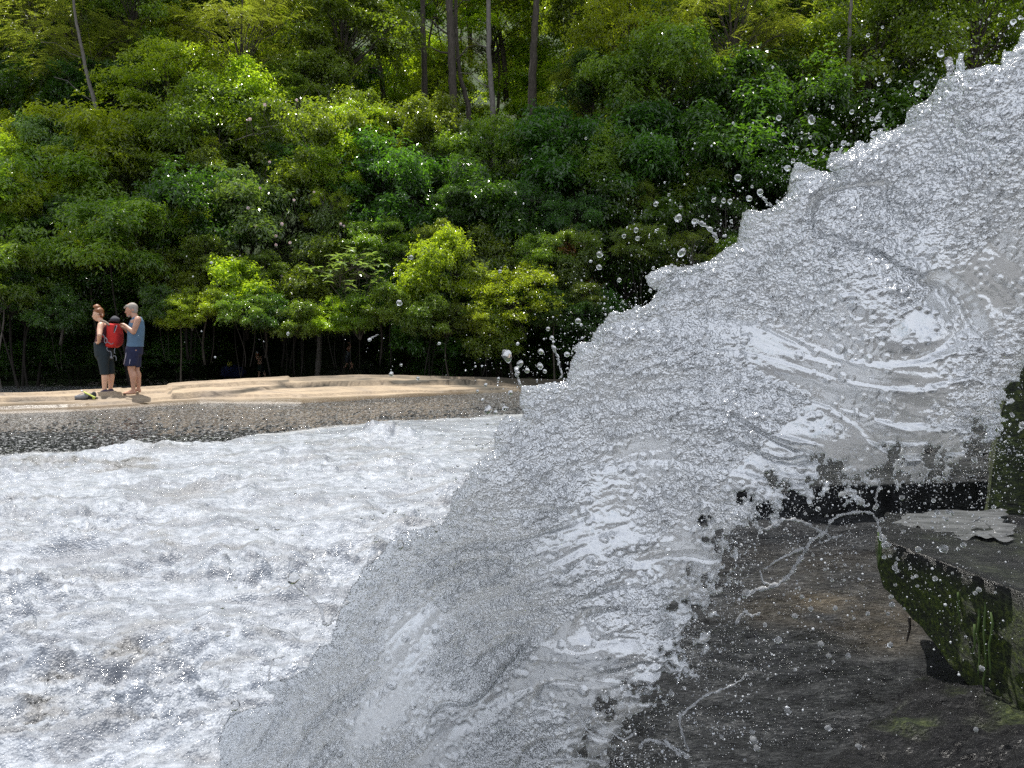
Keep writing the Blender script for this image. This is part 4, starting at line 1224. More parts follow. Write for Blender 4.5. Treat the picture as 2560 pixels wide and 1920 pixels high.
S = [loft([(h(392, 432), .055 * k, .085 * k), (h(388, 465), .098 * k, .122 * k), (h(390, 520), .126 * k, .150 * k), (h(377, 620), .126 * k, .148 * k), (h(355, 720), .122 * k, .143 * k), (h(352, 765), .130 * k, .155 * k)], 26)]
fuse('tank_top', loc(S, OW), cloth_mat('maroon_jersey', (0.055, 0.010, 0.018), 0.4, 8), 0.010, 2, wom)
S = [loft([(h(350, 745), .134 * k, .158 * k), (h(365, 800), .152 * k, .175 * k), (h(382, 880), .165 * k, .188 * k), (h(388, 960), .162 * k, .182 * k), (h(392, 1020), .12 * k, .15 * k)], 24),
     loft([(h(365, 930, -.08), .118 * k, .105 * k), (h(378, 1100, -.085), .092 * k, .086 * k), (h(394, 1258, -.085), .074 * k, .078 * k)], 20),
     loft([(h(425, 930, .08), .118 * k, .105 * k), (h(470, 1100, .085), .090 * k, .086 * k), (h(495, 1245, .085), .072 * k, .076 * k)], 20)]
fuse('trousers', loc(S, OW), cloth_mat('dark_teal_cloth', (0.010, 0.020, 0.026), 0.35), 0.010, 2, wom)
fuse('hair', loc([ell(h(305, 240), (.088 * k, .080 * k, .078 * k), .15), ell(h(345, 285), (.045 * k, .062 * k, .075 * k)), ell(h(270, 172), (.072 * k, .062 * k, .040 * k)), ell(h(270, 158), (.048 * k, .045 * k, .035 * k)), cap(h(232, 235, -.04), h(290, 225, -.06), .026 * k, .03 * k)], OW), hair_red, 0.008, 2, wom)
lens = NT('dark_lens'); lens.pr(Base_Color=(0.006, 0.006, 0.008), Roughness=0.08)
fuse('sunglasses', loc([ell(h(252, 302, -.052), (.036 * k, .012 * k, .024 * k), -.1), ell(h(216, 306, -.01), (.018 * k, .026 * k, .024 * k)), cap(h(270, 298, -.062), h(352, 290, -.075), .005, .005), cap(h(232, 302, -.035), h(262, 300, -.055), .006, .006)], OW), lens.m, 0.005, 1, wom)
for dy, pts in ((-.085, [(400, 1512), (432, 1536), (300, 1562)]), (.085, [(490, 1500), (520, 1530), (420, 1548)])):
    a_, b_, c_ = [h(x, y, dy) for x, y in pts]
    fuse('shoe', loc([cap(a_, b_, .044 * k, .040 * k), cap(b_, c_, .040 * k, .028 * k), cap(a_, c_, .040 * k, .026 * k), cap(b_ - Vector((0, 0, .024)), c_ - Vector((.01, 0, .012)), .030 * k, .026 * k)], OW), shoe_m, 0.008, 1, wom)

# ---- the red backpack she wears, and the cap on it
bp = empty('backpack', tuple(h(540, 820)))
tag(bp, 'bright red backpack with trailing grey straps worn by the woman', 'backpack')
OB = Vector(bp.location)
red = cloth_mat('red_nylon', (0.52, 0.020, 0.016), 0.3, 20)
fuse('pack_body', loc([loft([(h(530, 438), .07 * k, .10 * k), (h(540, 460), .10 * k, .135 * k), (h(552, 530), .118 * k, .15 * k), (h(560, 640), .125 * k, .16 * k), (h(545, 740), .125 * k, .155 * k), (h(525, 800), .112 * k, .14 * k), (h(522, 825), .08 * k, .10 * k)], 24, 3.0)], OB), red, 0.009, 3, bp)
fuse('pocket', loc([loft([(h(600, 560), .05 * k, .09 * k), (h(618, 600), .065 * k, .115 * k), (h(612, 740), .065 * k, .115 * k), (h(590, 800), .05 * k, .09 * k)], 20, 3.0)], OB), cloth_mat('dark_red_nylon', (0.36, 0.012, 0.012), 0.3, 20), 0.009, 2, bp)
webb = plain('grey_webbing', (0.20, 0.21, 0.24), 0.8, 0.3, 40)
blk = plain('black_webbing', (0.012, 0.012, 0.014), 0.6, 0.3, 40)


def strap(pts, r, m=webb, parent=bp, o=None, nm='strap'):
    P = [h(*p) for p in pts]
    Q = []
    for i in range(len(P) - 1):
        a, b_ = P[max(i - 1, 0)], P[min(i + 2, len(P) - 1)]
        for t in np.linspace(0, 1, 5)[:-1]:
            t = float(t)
            Q.append(0.5 * ((2 * P[i]) + (P[i + 1] - a) * t + (2 * a - 5 * P[i] + 4 * P[i + 1] - b_) * t * t + (-a + 3 * P[i] - 3 * P[i + 1] + b_) * t ** 3))
    Q.append(P[-1])
    return link(nm, tri_mesh(nm, loc([tube_np(Q, [r * k] * len(Q), 6)], OB if o is None else o), m), parent)


strap([(330, 408, -.10), (372, 398, -.115), (430, 430, -.13), (470, 470, -.14)], .020, plain('padded_strap', (0.22, 0.17, 0.13), .8))
strap([(330, 408, -.10), (300, 450, -.11), (282, 520, -.13), (300, 600, -.14), (360, 640, -.155), (430, 690, -.16)], .014, red)
strap([(362, 610, -.17), (392, 655, -.18), (390, 715, -.18), (405, 752, -.18), (432, 730, -.18), (428, 690, -.18), (398, 662, -.18)], .0095)
strap([(432, 730, -.18), (470, 752, -.18), (500, 770, -.18), (535, 748, -.18)], .008)
strap([(435, 815, -.12), (430, 850, -.13), (455, 880, -.13), (492, 890, -.13), (502, 940, -.13), (498, 1000, -.13)], .008)
strap([(480, 990, -.13), (500, 960, -.13), (520, 1000, -.13)], .009)
strap([(560, 830, -.10), (548, 880, -.11), (560, 920, -.11)], .007)
strap([(530, 960, -.12), (558, 955, -.12), (578, 985, -.12), (576, 1035, -.12)], .007)
strap([(572, 470, -.165), (556, 520, -.17), (546, 570, -.17)], .014, blk)
strap([(590, 468, -.16), (566, 540, -.172), (545, 590, -.172)], .006, strp)
cp = empty('cap', tuple(h(555, 400)))
tag(cp, 'black and grey cap sitting on top of the red backpack', 'cap')
OC = Vector(cp.location)
capm = cloth_mat('black_cap_cloth', (0.045, 0.045, 0.055), .6, 24)
fuse('cap_crown', loc([ell(h(560, 375), (.088 * k, .085 * k, .055 * k)), ell(h(555, 360), (.06 * k, .065 * k, .055 * k))], OC), capm, .008, 2, cp)
fuse('cap_brim', loc([ell(h(500, 398), (.05 * k, .075 * k, .012 * k), -.3)], OC), capm, .006, 1, cp)
# ---- things lying left of her
def small_shoe(px, py, m, label, ln=.27, rz=0.0, col2=None):
    Y, p = ground_hit(px, py)
    r = empty('shoe', tuple(p), rz)
    tag(r, label, 'shoe')
    fuse('upper', [cap((-.09, 0, .045), (.0, 0, .05), .040, .042), cap((.0, 0, .05), (.08, 0, .07), .042, .046), cap((.08, 0, .07), (.085, 0, .10), .040, .036), cap((-.10, .01, .035), (.06, .01, .04), .035, .04)], m, .007, 2, r)
    fuse('sole', [loft([((-.01, 0, .0), .14, .046), ((-.01, 0, .022), .142, .048)], 18, 2.6)], blk, .007, 1, r)
    link('lace', tri_mesh('lace', [tube_np([(-.05 + .02 * i, -.03, .088 + .008 * i), (-.045 + .02 * i, .03, .090 + .008 * i)], [.004, .004], 5) for i in range(5)], strp), r)
    return p


shg = cloth_mat('grey_mesh_fabric', (0.20, 0.205, 0.22), .35, 40)
psh = small_shoe(203, 1000, shg, 'grey trail shoe standing on the bare rock left of the woman')
small_shoe(222, 998, cloth_mat('dark_mesh_fabric', (0.03, 0.03, 0.034), .35, 40), 'dark shoe behind the grey trail shoe, under the lime strap', rz=.25)
Yl, _ = ground_hit(238, 1002)
lime = plain('lime_webbing', (0.48, 0.55, 0.10), .6, .25, 30)
ls = empty('lime_strap', tuple(at(238, 998, Yl)))
tag(ls, 'pale lime-yellow strap with a loop lying slanted over the two shoes', 'strap')
OL = Vector(ls.location)
q = lambda x, y, d=0: at(170 + x / 22.12, 950 + y / 22.12, Yl + d) - OL
link('webbing', tri_mesh('webbing', [tube_np([q(860, 640), q(1000, 730), q(1280, 860), q(1400, 930), q(1500, 1000)], [.010, .014, .012, .016, .020], 7),
                                     tube_np([q(1380, 960), q(1400, 1040), q(1490, 1030), q(1520, 960), q(1460, 930)], [.010, .010, .010, .010, .010], 6)], lime), ls)
link('tip', tri_mesh('tip', [tube_np([q(725, 570), q(820, 635)], [.010, .014], 7)], plain('white_plastic', (.7, .7, .72), .4)), ls)
link('buckle', tri_mesh('buckle', [tube_np([q(1530, 1000), q(1600, 960), q(1650, 1000), q(1620, 1060)], [.010, .010, .010, .008], 6)], blk), ls)


# ---- two figures deep in the shade
def shade_figure(Y, fn, sk, cl, label, child):
    r = empty('person', tuple(fn(*child['feet'])))
    tag(r, label, 'person')
    o = Vector(r.location)
    fuse('body', loc(child['body'], o), sk, .013, 2, r)
    for nm, parts, m in child['clothes']: fuse(nm, loc(parts, o), m, .014, 2, r)


Y1 = 27.0
f1 = lambda x, y, d=0.0: at(520 + x / 9.217, 850 + y / 9.217, Y1 + d)
u = 1.0
body = [ell(f1(1135, 320), (.062, .065, .082)), cap(f1(1150, 345), f1(1170, 380), .034, .045), cap(f1(1175, 385, -.1), f1(1185, 385, .1), .045, .045),
        loft([(f1(1185, 370), .06, .09), (f1(1200, 420), .085, .115), (f1(1200, 500), .078, .10), (f1(1205, 570), .085, .11)])]
body += chain([f1(1180, 385, -.13), f1(1130, 440, -.15), f1(1105, 365, -.13)], [.034, .03, .026]) + [cap(f1(1105, 365, -.13), f1(1110, 330, -.11), .024, .022)]
for i in range(4): body.append(cap(f1(1108 + 2 * i, 335, -.12 + .012 * i), f1(1104 + 6 * i, 312, -.11 + .012 * i), .010, .008))
body += chain([f1(1195, 385, .13), f1(1215, 470, .15), f1(1190, 540, .15)], [.034, .03, .024])
body += chain([f1(1195, 600, -.05), f1(1185, 740, -.06), f1(1180, 850, -.05), f1(1130, 892, -.06)], [.062, .044, .032, .024])
body += chain([f1(1225, 600, .05), f1(1290, 730, .06), f1(1325, 870, .05), f1(1280, 905, .05)], [.062, .044, .032, .024])
cream = cloth_mat('white_cap_cloth', (.6, .62, .68), .2)
shade_figure(Y1, f1, skin_w, None, 'bare-chested figure in white cap and dark shorts standing in the shade', {'feet': (1230, 905), 'body': body, 'clothes': [
    ('hat', [ell(f1(1140, 295), (.066, .07, .045)), ell(f1(1105, 318), (.04, .05, .010))], cream),
    ('shorts', [loft([(f1(1205, 560), .09, .115), (f1(1212, 620), .10, .125), (f1(1225, 680), .085, .11)]), cap(f1(1192, 620, -.05), f1(1190, 700, -.06), .075, .062), cap(f1(1232, 620, .05), f1(1275, 700, .06), .075, .062)], cloth_mat('dark_green_cloth', (.02, .05, .045), .3))]})
Y2 = 26.0
f2 = lambda x, y, d=0.0: at(820 + x / 11.85, 830 + y / 11.85, Y2 + d)
body = [ell(f2(610, 490), (.062, .065, .08)), cap(f2(615, 530), f2(615, 560), .034, .04), loft([(f2(612, 560), .06, .10), (f2(605, 620), .08, .12), (f2(590, 720), .075, .11), (f2(580, 800), .085, .115)])]
body += chain([f2(625, 570, -.12), f2(665, 450, -.13), f2(640, 350, -.12)], [.034, .03, .024]) + [cap(f2(640, 350, -.12), f2(620, 325, -.12), .022, .018)]
for i in range(4): body.append(cap(f2(622, 328, -.135 + .012 * i), f2(600 - 3 * i, 318 + 3 * i, -.135 + .012 * i), .009, .007))
body += chain([f2(600, 580, .12), f2(560, 660, .13), f2(545, 720, .12)], [.034, .03, .022])
body += chain([f2(575, 800, -.05), f2(560, 930, -.06), f2(530, 1020, -.05), f2(470, 1062, -.05)], [.065, .046, .034, .024])
body += chain([f2(600, 800, .05), f2(720, 960, .06), f2(700, 1050, .05), f2(650, 1085, .05)], [.065, .046, .034, .024])
shade_figure(Y2, f2, skin_m, None, 'dim figure with one arm raised, stepping through the shade behind the rock', {'feet': (600, 1085), 'body': body, 'clothes': [
    ('shirt', [loft([(f2(612, 565), .07, .11), (f2(605, 620), .092, .13), (f2(590, 740), .088, .125)])], cloth_mat('slate_cloth', (.12, .14, .17), .3)),
    ('shorts', [loft([(f2(588, 730), .09, .125), (f2(585, 800), .1, .13)]), cap(f2(575, 800, -.05), f2(566, 880, -.06), .08, .06), cap(f2(600, 800, .05), f2(665, 880, .06), .08, .06)], cloth_mat('dull_blue_cloth', (.05, .055, .08), .3))]})
# boulder the second figure stands on, and a blue bundle
c0 = f2(590, 1095)
V_, F_ = hexa([(c0.x + sx * w, c0.y + sy * w * .8, z) for z, w in ((-.5, 1.0), (c0.z - .03, .55)) for sx, sy in ((-1, -1), (1, -1), (1, 1), (-1, 1))], 20, .06, 2.0, 3.0)
me = mesh_np('boulder', V_, F_, M['mossy_rock'], attrs={'moss': np.zeros(len(V_)) + .3, 'tan': np.zeros(len(V_))})
tag(link('boulder', me), 'dark boulder under the dim figure with the raised arm', 'boulder')
c1 = f1(1230, 925)
V_, F_ = hexa([(c1.x + sx * w, c1.y + sy * w * .8, z) for z, w in ((-.5, 1.3), (c1.z - .02, .8)) for sx, sy in ((-1, -1), (1, -1), (1, 1), (-1, 1))], 20, .05, 2.0, 6.0)
me = mesh_np('boulder', V_, F_, M['mossy_rock'], attrs={'moss': np.zeros(len(V_)) + .2, 'tan': np.zeros(len(V_))})
tag(link('boulder', me), 'dark boulder under the shaded figure in the white cap', 'boulder')
dr = empty('bundle', tuple(f1(560, 860)))
tag(dr, 'dark blue bundle with a round yellow top lying in the shade', 'bundle')
OD = Vector(dr.location)
fuse('bag', loc([ell(f1(560, 710), (.42, .25, .24)), ell(f1(700, 760), (.3, .22, .17)), ell(f1(420, 780), (.2, .2, .13))], OD), cloth_mat('blue_canvas', (.012, .022, .10), .4, 5), .02, 2, dr)
fuse('yellow_top', loc([ell(f1(505, 560, -.1), (.10, .10, .10)), ell(f1(515, 600, -.1), (.07, .07, .06))], OD), plain('yellow_cloth', (.50, .50, .06), .7), .015, 2, dr)

# ------------------------------------------------------------------ the falling water
OUT = np.array([(2900, -160), (2700, -40), (2560, 60), (2522, 100), (2500, 148), (2478, 146), (2472, 178), (2440, 176), (2418, 186), (2385, 192), (2383, 152), (2368, 150), (2362, 196), (2325, 214),
                (2296, 262), (2262, 276), (2250, 288), (2242, 320), (2214, 336), (2192, 338), (2188, 326), (2174, 330), (2172, 350), (2150, 366), (2134, 360), (2122, 366), (2122, 372), (2090, 392), (2100, 362), (2110, 358),
                (2078, 388), (2060, 392), (2052, 428), (2078, 442), (2018, 424), (1988, 410), (1976, 412), (1964, 444), (1958, 490), (1940, 508), (1914, 524), (1888, 530), (1862, 526), (1846, 534), (1843, 562), (1836, 606),
                (1806, 622), (1770, 652), (1740, 660), (1700, 668), (1660, 664), (1624, 680), (1610, 692), (1618, 716), (1640, 730), (1620, 756), (1600, 766), (1586, 756), (1576, 772), (1552, 778), (1534, 774), (1520, 782),
                (1508, 806), (1480, 830), (1474, 852), (1446, 854), (1434, 866), (1436, 884), (1424, 900), (1420, 930), (1412, 952), (1370, 956), (1330, 962), (1302, 962), (1296, 1010), (1306, 1034), (1300, 1048), (1266, 1034),
                (1244, 1056), (1232, 1090), (1236, 1120), (1210, 1140), (1176, 1170), (1168, 1200), (1130, 1230), (1120, 1280), (1100, 1312), (1060, 1322), (1010, 1332), (972, 1354), (944, 1392), (906, 1420), (890, 1450), (868, 1480), (840, 1540),
                (824, 1590), (818, 1622), (788, 1628), (772, 1650), (760, 1680), (720, 1706), (688, 1716), (650, 1720), (642, 1738), (670, 1756), (668, 1776), (610, 1790), (560, 1806), (540, 1840), (526, 1880), (530, 1920), (520, 2100), (500, 2350),
                (1400, 2350), (1450, 2060), (1490, 1930), (1500, 1860), (1520, 1800), (1600, 1750), (1680, 1690), (1700, 1630), (1730, 1540), (1765, 1450), (1800, 1360), (1830, 1310), (1860, 1272), (1900, 1262), (1960, 1216), (2050, 1190), (2150, 1178),
                (2250, 1150), (2340, 1125), (2410, 1100), (2460, 1080), (2500, 1010), (2545, 950), (2565, 880), (2600, 830), (2700, 790), (2900, 700)], float)


def poly_sdf(x, y, P):
    d = np.full(x.shape, 1e9)
    ins = np.zeros(x.shape, bool)
    n = len(P)
    for i in range(n):
        a, b = P[i], P[(i + 1) % n]
        e = b - a
        t = np.clip(((x - a[0]) * e[0] + (y - a[1]) * e[1]) / (e @ e), 0, 1)
        d = np.minimum(d, (x - a[0] - t * e[0]) ** 2 + (y - a[1] - t * e[1]) ** 2)
        c = (a[1] > y) != (b[1] > y)
        xi = e[0] * (y - a[1]) / (e[1] if e[1] else 1e-9) + a[0]
        ins ^= c & (x < xi)
    d = np.sqrt(d)
    return np.where(ins, d, -d)


def sheet_Y(px, py):
    """the distance of the falling sheet: a fan of water leaning back towards its top"""
    return 2.42 + 0.30 * np.clip((1500 - px) / 1000, -1.2, 1.2) + 0.16 * (py - 900) / 1000 + 0.10 * np.sin(px / 260 + py / 410) + 0.05 * np.sin(px / 97 - py / 150)


STEP = 3.5
gx = np.arange(480, 2860, STEP); gy = np.arange(-160, 2300, STEP)
GX, GY = np.meshgrid(gx, gy)
sd = poly_sdf(GX, GY, OUT)
dl = ((GX - 540) * 1860 + (GY - 1920) * 2020) / 2746.0
lowr = smooth(170, 340, dl) * smooth(900, 1150, GY)
nA = fbm(GX / 55, GY / 55, 1.0, 4, gain=0.6)
nB = ridged(GX / 85 + 0.6 * nA, GY / 85, 2.0, 3)
nC = fbm(GX / 16, GY / 16, 6.0, 3)
S1 = sd + (1 - lowr) * (5 * nA + 2.5 * nC) + lowr * (190 * nA + 90 * (nB - 0.40) + 60 * nC + 12)
web = (ridged(GX / 120 + .3 * nA, GY / 105 + .3 * nA, 7.0, 2) - 0.78) * 120 - 0.20 * np.clip(-sd, 0, None) + 6 * nC
S1 = np.where(lowr > 0.3, np.maximum(S1, np.where(sd > -260, web, -50)), S1)
keep = S1 > 0
idx = np.nonzero(keep.ravel())[0]
px_, py_, s_, l_ = GX.ravel()[idx], GY.ravel()[idx], S1.ravel()[idx], lowr.ravel()[idx]
Yc = sheet_Y(px_, py_)
X_ = (px_ - 1280) / F * Yc
Z_ = CZ - (py_ - HORIZON) / F * Yc
# flow coordinates: along the stream and across it; the stream steepens to the lower left
ang = math.radians(24) + math.radians(22) * smooth(1100, 1900, py_) * smooth(1700, 900, px_) - math.radians(16) * smooth(450, 900, py_) * smooth(1500, 2300, px_)
al = X_ * np.cos(ang) + Z_ * np.sin(ang)
ac = -X_ * np.sin(ang) + Z_ * np.cos(ang)
rough = smooth(-0.10, 0.20, fbm(al * 1.6, ac * 3.0, 3.0, 3) + 0.25 * smooth(330, 60, np.abs(np.where(dl.ravel()[idx] < 330, 0, 400)) + 0) - 0.02 + 0.30 * smooth(260, 40, s_) * (1 - l_) - 0.16 * smooth(1900, 2200, px_) * smooth(500, 700, py_))
warp = 0.35 * fbm(X_ * 2.5, Z_ * 2.5, 5.0, 3)
H = 0.030 * fbm(al * 1.1, ac * 2.2, 0.0, 3)
H += 0.016 * ridged(al * 1.6 + warp, ac * 7.0 + warp * 2, 1.0, 3) + 0.006 * ridged(al * 4 + warp * 2, ac * 19 + warp * 4, 11.0, 3)
crk = 1 - np.abs(perlin(al * 2.2 + warp, ac * 7.0 + warp * 2, 8.0)) / 0.06
H -= 0.032 * np.clip(crk, 0, 1) * smooth(-0.1, 0.2, perlin(al * 1.7, ac * 3, 2.2))
H += (0.12 + 0.88 * rough) * 0.0062 * ridged(al * 11 + warp * 3, ac * 22 + warp * 3, 3.0, 3)
H += (0.06 + 0.94 * rough) * 0.0034 * ridged(X_ * 62, Z_ * 70, 4.0, 1)
H += 0.0035 * fbm(al * 9, ac * 34, 5.0, 3)
# overlapping tongues of water: each drops off sharply along its lower lip
for fr, amp, sd_ in ((1.0, .016, 21.0), (2.3, .010, 33.0)):
    q_ = ac * 4.2 * fr + 0.9 * fbm(al * .9 * fr, ac * 1.6 * fr, sd_, 4, gain=.6)
    fq = q_ - np.floor(q_)
    gate = smooth(-.15, .2, perlin(al * 1.1 * fr, ac * 2.4 * fr, sd_ + 5))
    H += amp * gate * (np.where(fq < .10, 1 - fq / .10, (fq - .10) / .90) - .5)
# rings and beads pressed into the sheet
Hg = np.zeros(GX.size); Hg[idx] = H; Hg = Hg.reshape(GX.shape)
Rg = np.zeros(GX.size); Rg[idx] = rough; Rg = Rg.reshape(GX.shape)


def stamp(cx, cy, r, fn):
    x0, x1 = int((cx - r - gx[0]) / STEP), int((cx + r - gx[0]) / STEP) + 2
    y0, y1 = int((cy - r - gy[0]) / STEP), int((cy + r - gy[0]) / STEP) + 2
    x0, y0 = max(x0, 0), max(y0, 0)
    if x1 <= x0 or y1 <= y0: return
    sx, sy = GX[y0:y1, x0:x1] - cx, GY[y0:y1, x0:x1] - cy
    Hg[y0:y1, x0:x1] += fn(np.sqrt(sx * sx + sy * sy))


bd = []
while len(bd) < 5200:
    i = random.randrange(len(idx))
    if random.random() > 0.12 + 0.88 * rough[i]: continue
    bd.append(i)
for i in bd:
    r = random.choice((6, 7, 8, 8, 9, 10, 12)) * random.uniform(.8, 1.1)
    m = r * 0.00125 * 0.75
    stamp(px_[i], py_[i], r * 1.5, lambda d, r=r, m=m: m * np.sqrt(np.clip(1 - (d / r) ** 2, 0, 1)) - m * .25 * np.exp(-((d - r * 1.15) / (r * .25)) ** 2))
for i in random.sample(range(len(idx)), 190):
    if rough[i] > .75: continue
    r = random.uniform(13, 26)
    stamp(px_[i], py_[i], r * 1.7, lambda d, r=r: .0038 * np.exp(-((d - r * .8) / (r * .16)) ** 2) + .0018 * np.exp(-((d - r * 1.35) / (r * .14)) ** 2) - .003 * np.exp(-(d / (r * .6)) ** 2))
for (cx, cy, R_) in [(2390, 705, 60), (2432, 692, 55), (2500, 862, 75), (2140, 870, 60), (2090, 865, 50), (2440, 765, 60), (1990, 1250, 62), (1970, 1205, 45), (1460, 1400, 60), (1395, 1650, 40), (2380, 930, 70), (1500, 1330, 45), (2295, 655, 70), (2230, 720, 50)]:
    stamp(cx, cy, R_, lambda d, R_=R_: .0036 * np.cos(d / R_ * 6 * math.pi) * np.exp(-d / (R_ * .5)) * smooth(R_, R_ * .7, d))
H = Hg.ravel()[idx]
th_ = 0.0015 + 0.016 * np.sqrt(np.clip(s_ / 45, 0, 1)) * (1 - .5 * l_)
damp = smooth(0, 26, s_)
Hf = H * (0.25 + 0.75 * damp) * (1 - .45 * l_ * smooth(70, 0, s_))
Hb = 0.55 * H + 0.004 * fbm(X_ * 22, Z_ * 22, 9, 3)
Yfr, Ybk = Yc - th_ / 2 - Hf, Yc + th_ / 2 - Hf * 0.75
# moving along the ray of each point keeps its outline; the slab has real thickness
VF = np.stack([(px_ - 1280) / F * Yc, Yfr, Z_], 1)
VB = np.stack([(px_ - 1280) / F * Yc, Ybk, Z_], 1)
nfull = GX.size
remap = np.full(nfull, -1, dtype=np.int64); remap[idx] = np.arange(len(idx))
qf = remap[grid_faces(len(gy), len(gx))]
qf = qf[(qf >= 0).all(1)]
ed = np.concatenate([qf[:, [0, 1]], qf[:, [1, 2]], qf[:, [2, 3]], qf[:, [3, 0]]])
key = np.sort(ed, 1); kk = key[:, 0] * len(idx) + key[:, 1]
_, inv, cnt = np.unique(kk, return_inverse=True, return_counts=True)
be = ed[cnt[inv] == 1]
nV = len(idx)
# front faces must look at the camera (-y)
side = np.stack([be[:, 1], be[:, 0], be[:, 0] + nV, be[:, 1] + nV], 1)
allf = np.concatenate([qf, qf[:, ::-1] + nV, side])
Vs_ = np.concatenate([VF, VB])
overf = smooth(1150, 1450, py_) * smooth(1650, 1150, px_)
at2 = {'thick': np.tile(np.clip(.25 + s_ / 60, 0, 1) * (1 - .45 * l_ * smooth(160, 20, s_)) * (1 - .55 * overf) * (1 - overf * .6 * smooth(90, 10, s_)), 2), 'rough_zone': np.tile(rough, 2)}
Vs_, allf, at2 = compact(Vs_, allf, at2)
ms = NT('falling_water')
tk, rz_ = ms.attr('thick'), ms.attr('rough_zone')
s1 = ms.noise(52, 3, 0.6, None, 0.3)
vo = ms.n('ShaderNodeTexVoronoi', {'Vector': ms.pos((1, .5, 1)), 'Scale': 150.0}, feature='SMOOTH_F1').outputs['Distance']
hb = ms.math('ADD', ms.math('MULTIPLY', s1, 0.6), ms.math('MULTIPLY', ms.math('MULTIPLY', vo, rz_), -0.5))
nrm = ms.bump(hb, ms.math('MULTIPLY_ADD', rz_, 0.6, 0.2), 0.02)
glass = ms.n('ShaderNodeBsdfGlass', {'Color': (0.97, 0.985, 1.0, 1), 'Roughness': 0.03, 'IOR': 1.33, 'Normal': nrm})
wc = ms.ramp(ms.noise(3.0, 6, 0.65, ms.pos((1, 1, 1.8))), [(0.35, (0.62, 0.65, 0.68)), (0.65, (0.88, 0.90, 0.93))])
ms.pr(Base_Color=wc, Roughness=0.10, IOR=1.33, Specular_IOR_Level=0.9, Normal=nrm, Coat_Weight=0.6, Coat_Roughness=0.05)
tr = ms.n('ShaderNodeBsdfTranslucent', {'Color': (0.95, 0.965, 0.98, 1), 'Normal': nrm})
air = ms.n('ShaderNodeMixShader', {0: 0.66, 1: ms.p.outputs[0], 2: tr.outputs[0]})
gl = ms.n('ShaderNodeBsdfGlossy', {'Color': (0.95, 0.96, 0.97, 1), 'Roughness': 0.09, 'Normal': nrm})
sil = ms.n('ShaderNodeMixShader', {0: 0.62, 1: air.outputs[0], 2: gl.outputs[0]})
fac = ms.math('MULTIPLY', tk, ms.math('MULTIPLY_ADD', rz_, 0.10, 0.80))
mx = ms.n('ShaderNodeMixShader', {0: fac, 1: glass.outputs[0], 2: sil.outputs[0]})
ms.t.links.new(mx.outputs[0], ms.out.inputs[0])
wf = empty('waterfall', tuple(at(1900, 900, 2.4)))
tag(wf, 'sheet of clear white water falling from the upper right before the foaming pool', 'waterfall')
WO = np.array(wf.location)
me = mesh_np('water_sheet', Vs_ - WO, allf[:, ::-1], ms.m, attrs=at2)
link('water_sheet', me, wf)
print('sheet tris', len(allf) * 2)

md = NT('clear_droplet')
gd = md.n('ShaderNodeBsdfGlass', {'Color': (1, 1, 1, 1), 'Roughness': 0.02, 'IOR': 1.33})
md.pr(Base_Color=(0.85, 0.88, 0.92), Roughness=0.12, IOR=1.33, Coat_Weight=0.5)
mx = md.n('ShaderNodeMixShader', {0: 0.10, 1: gd.outputs[0], 2: md.p.outputs[0]})
md.t.links.new(mx.outputs[0], md.out.inputs[0])

mth = NT('thread_water')
gth = mth.n('ShaderNodeBsdfGlass', {'Color': (1, 1, 1, 1), 'Roughness': 0.02, 'IOR': 1.33})
mth.pr(Base_Color=(0.88, 0.90, 0.93), Roughness=0.1, IOR=1.33, Coat_Weight=0.6)
mxh = mth.n('ShaderNodeMixShader', {0: 0.24, 1: gth.outputs[0], 2: mth.p.outputs[0]})
mth.t.links.new(mxh.outputs[0], mth.out.inputs[0])
# threads and lobes of water thrown off the sheet
def catmull(P, n=6):
    Q = []
    for i in range(len(P) - 1):
        a, b_ = P[max(i - 1, 0)], P[min(i + 2, len(P) - 1)]
        for t in np.linspace(0, 1, n + 1)[:-1]:
            t = float(t)
            Q.append(0.5 * ((2 * P[i]) + (P[i + 1] - a) * t + (2 * a - 5 * P[i] + 4 * P[i + 1] - b_) * t * t + (-a + 3 * P[i] - 3 * P[i + 1] + b_) * t ** 3))
    return Q + [P[-1]]


def thread(xy, r, r2=None, dY=-.06):
    P = [at(x, y, float(sheet_Y(x, y)) + dY + random.uniform(-.01, .01)) for x, y in xy]
    Q = catmull(P, 9)
    R_ = [(r + ((r2 if r2 is not None else r) - r) * i / (len(Q) - 1)) * .00125 * max(.25, 1 + .35 * math.sin(i * .9 + r) + random.uniform(-.3, .3)) * .68 for i in range(len(Q))]
    Q = [p + Vector((random.uniform(-1, 1), random.uniform(-1, 1), random.uniform(-1, 1))) * .0025 for p in Q]
    o = link('water_thread', tri_mesh('water_thread', [(v - WO, f) for v, f in [tube_np(Q, R_, 8)]], mth.m), wf)
    return o


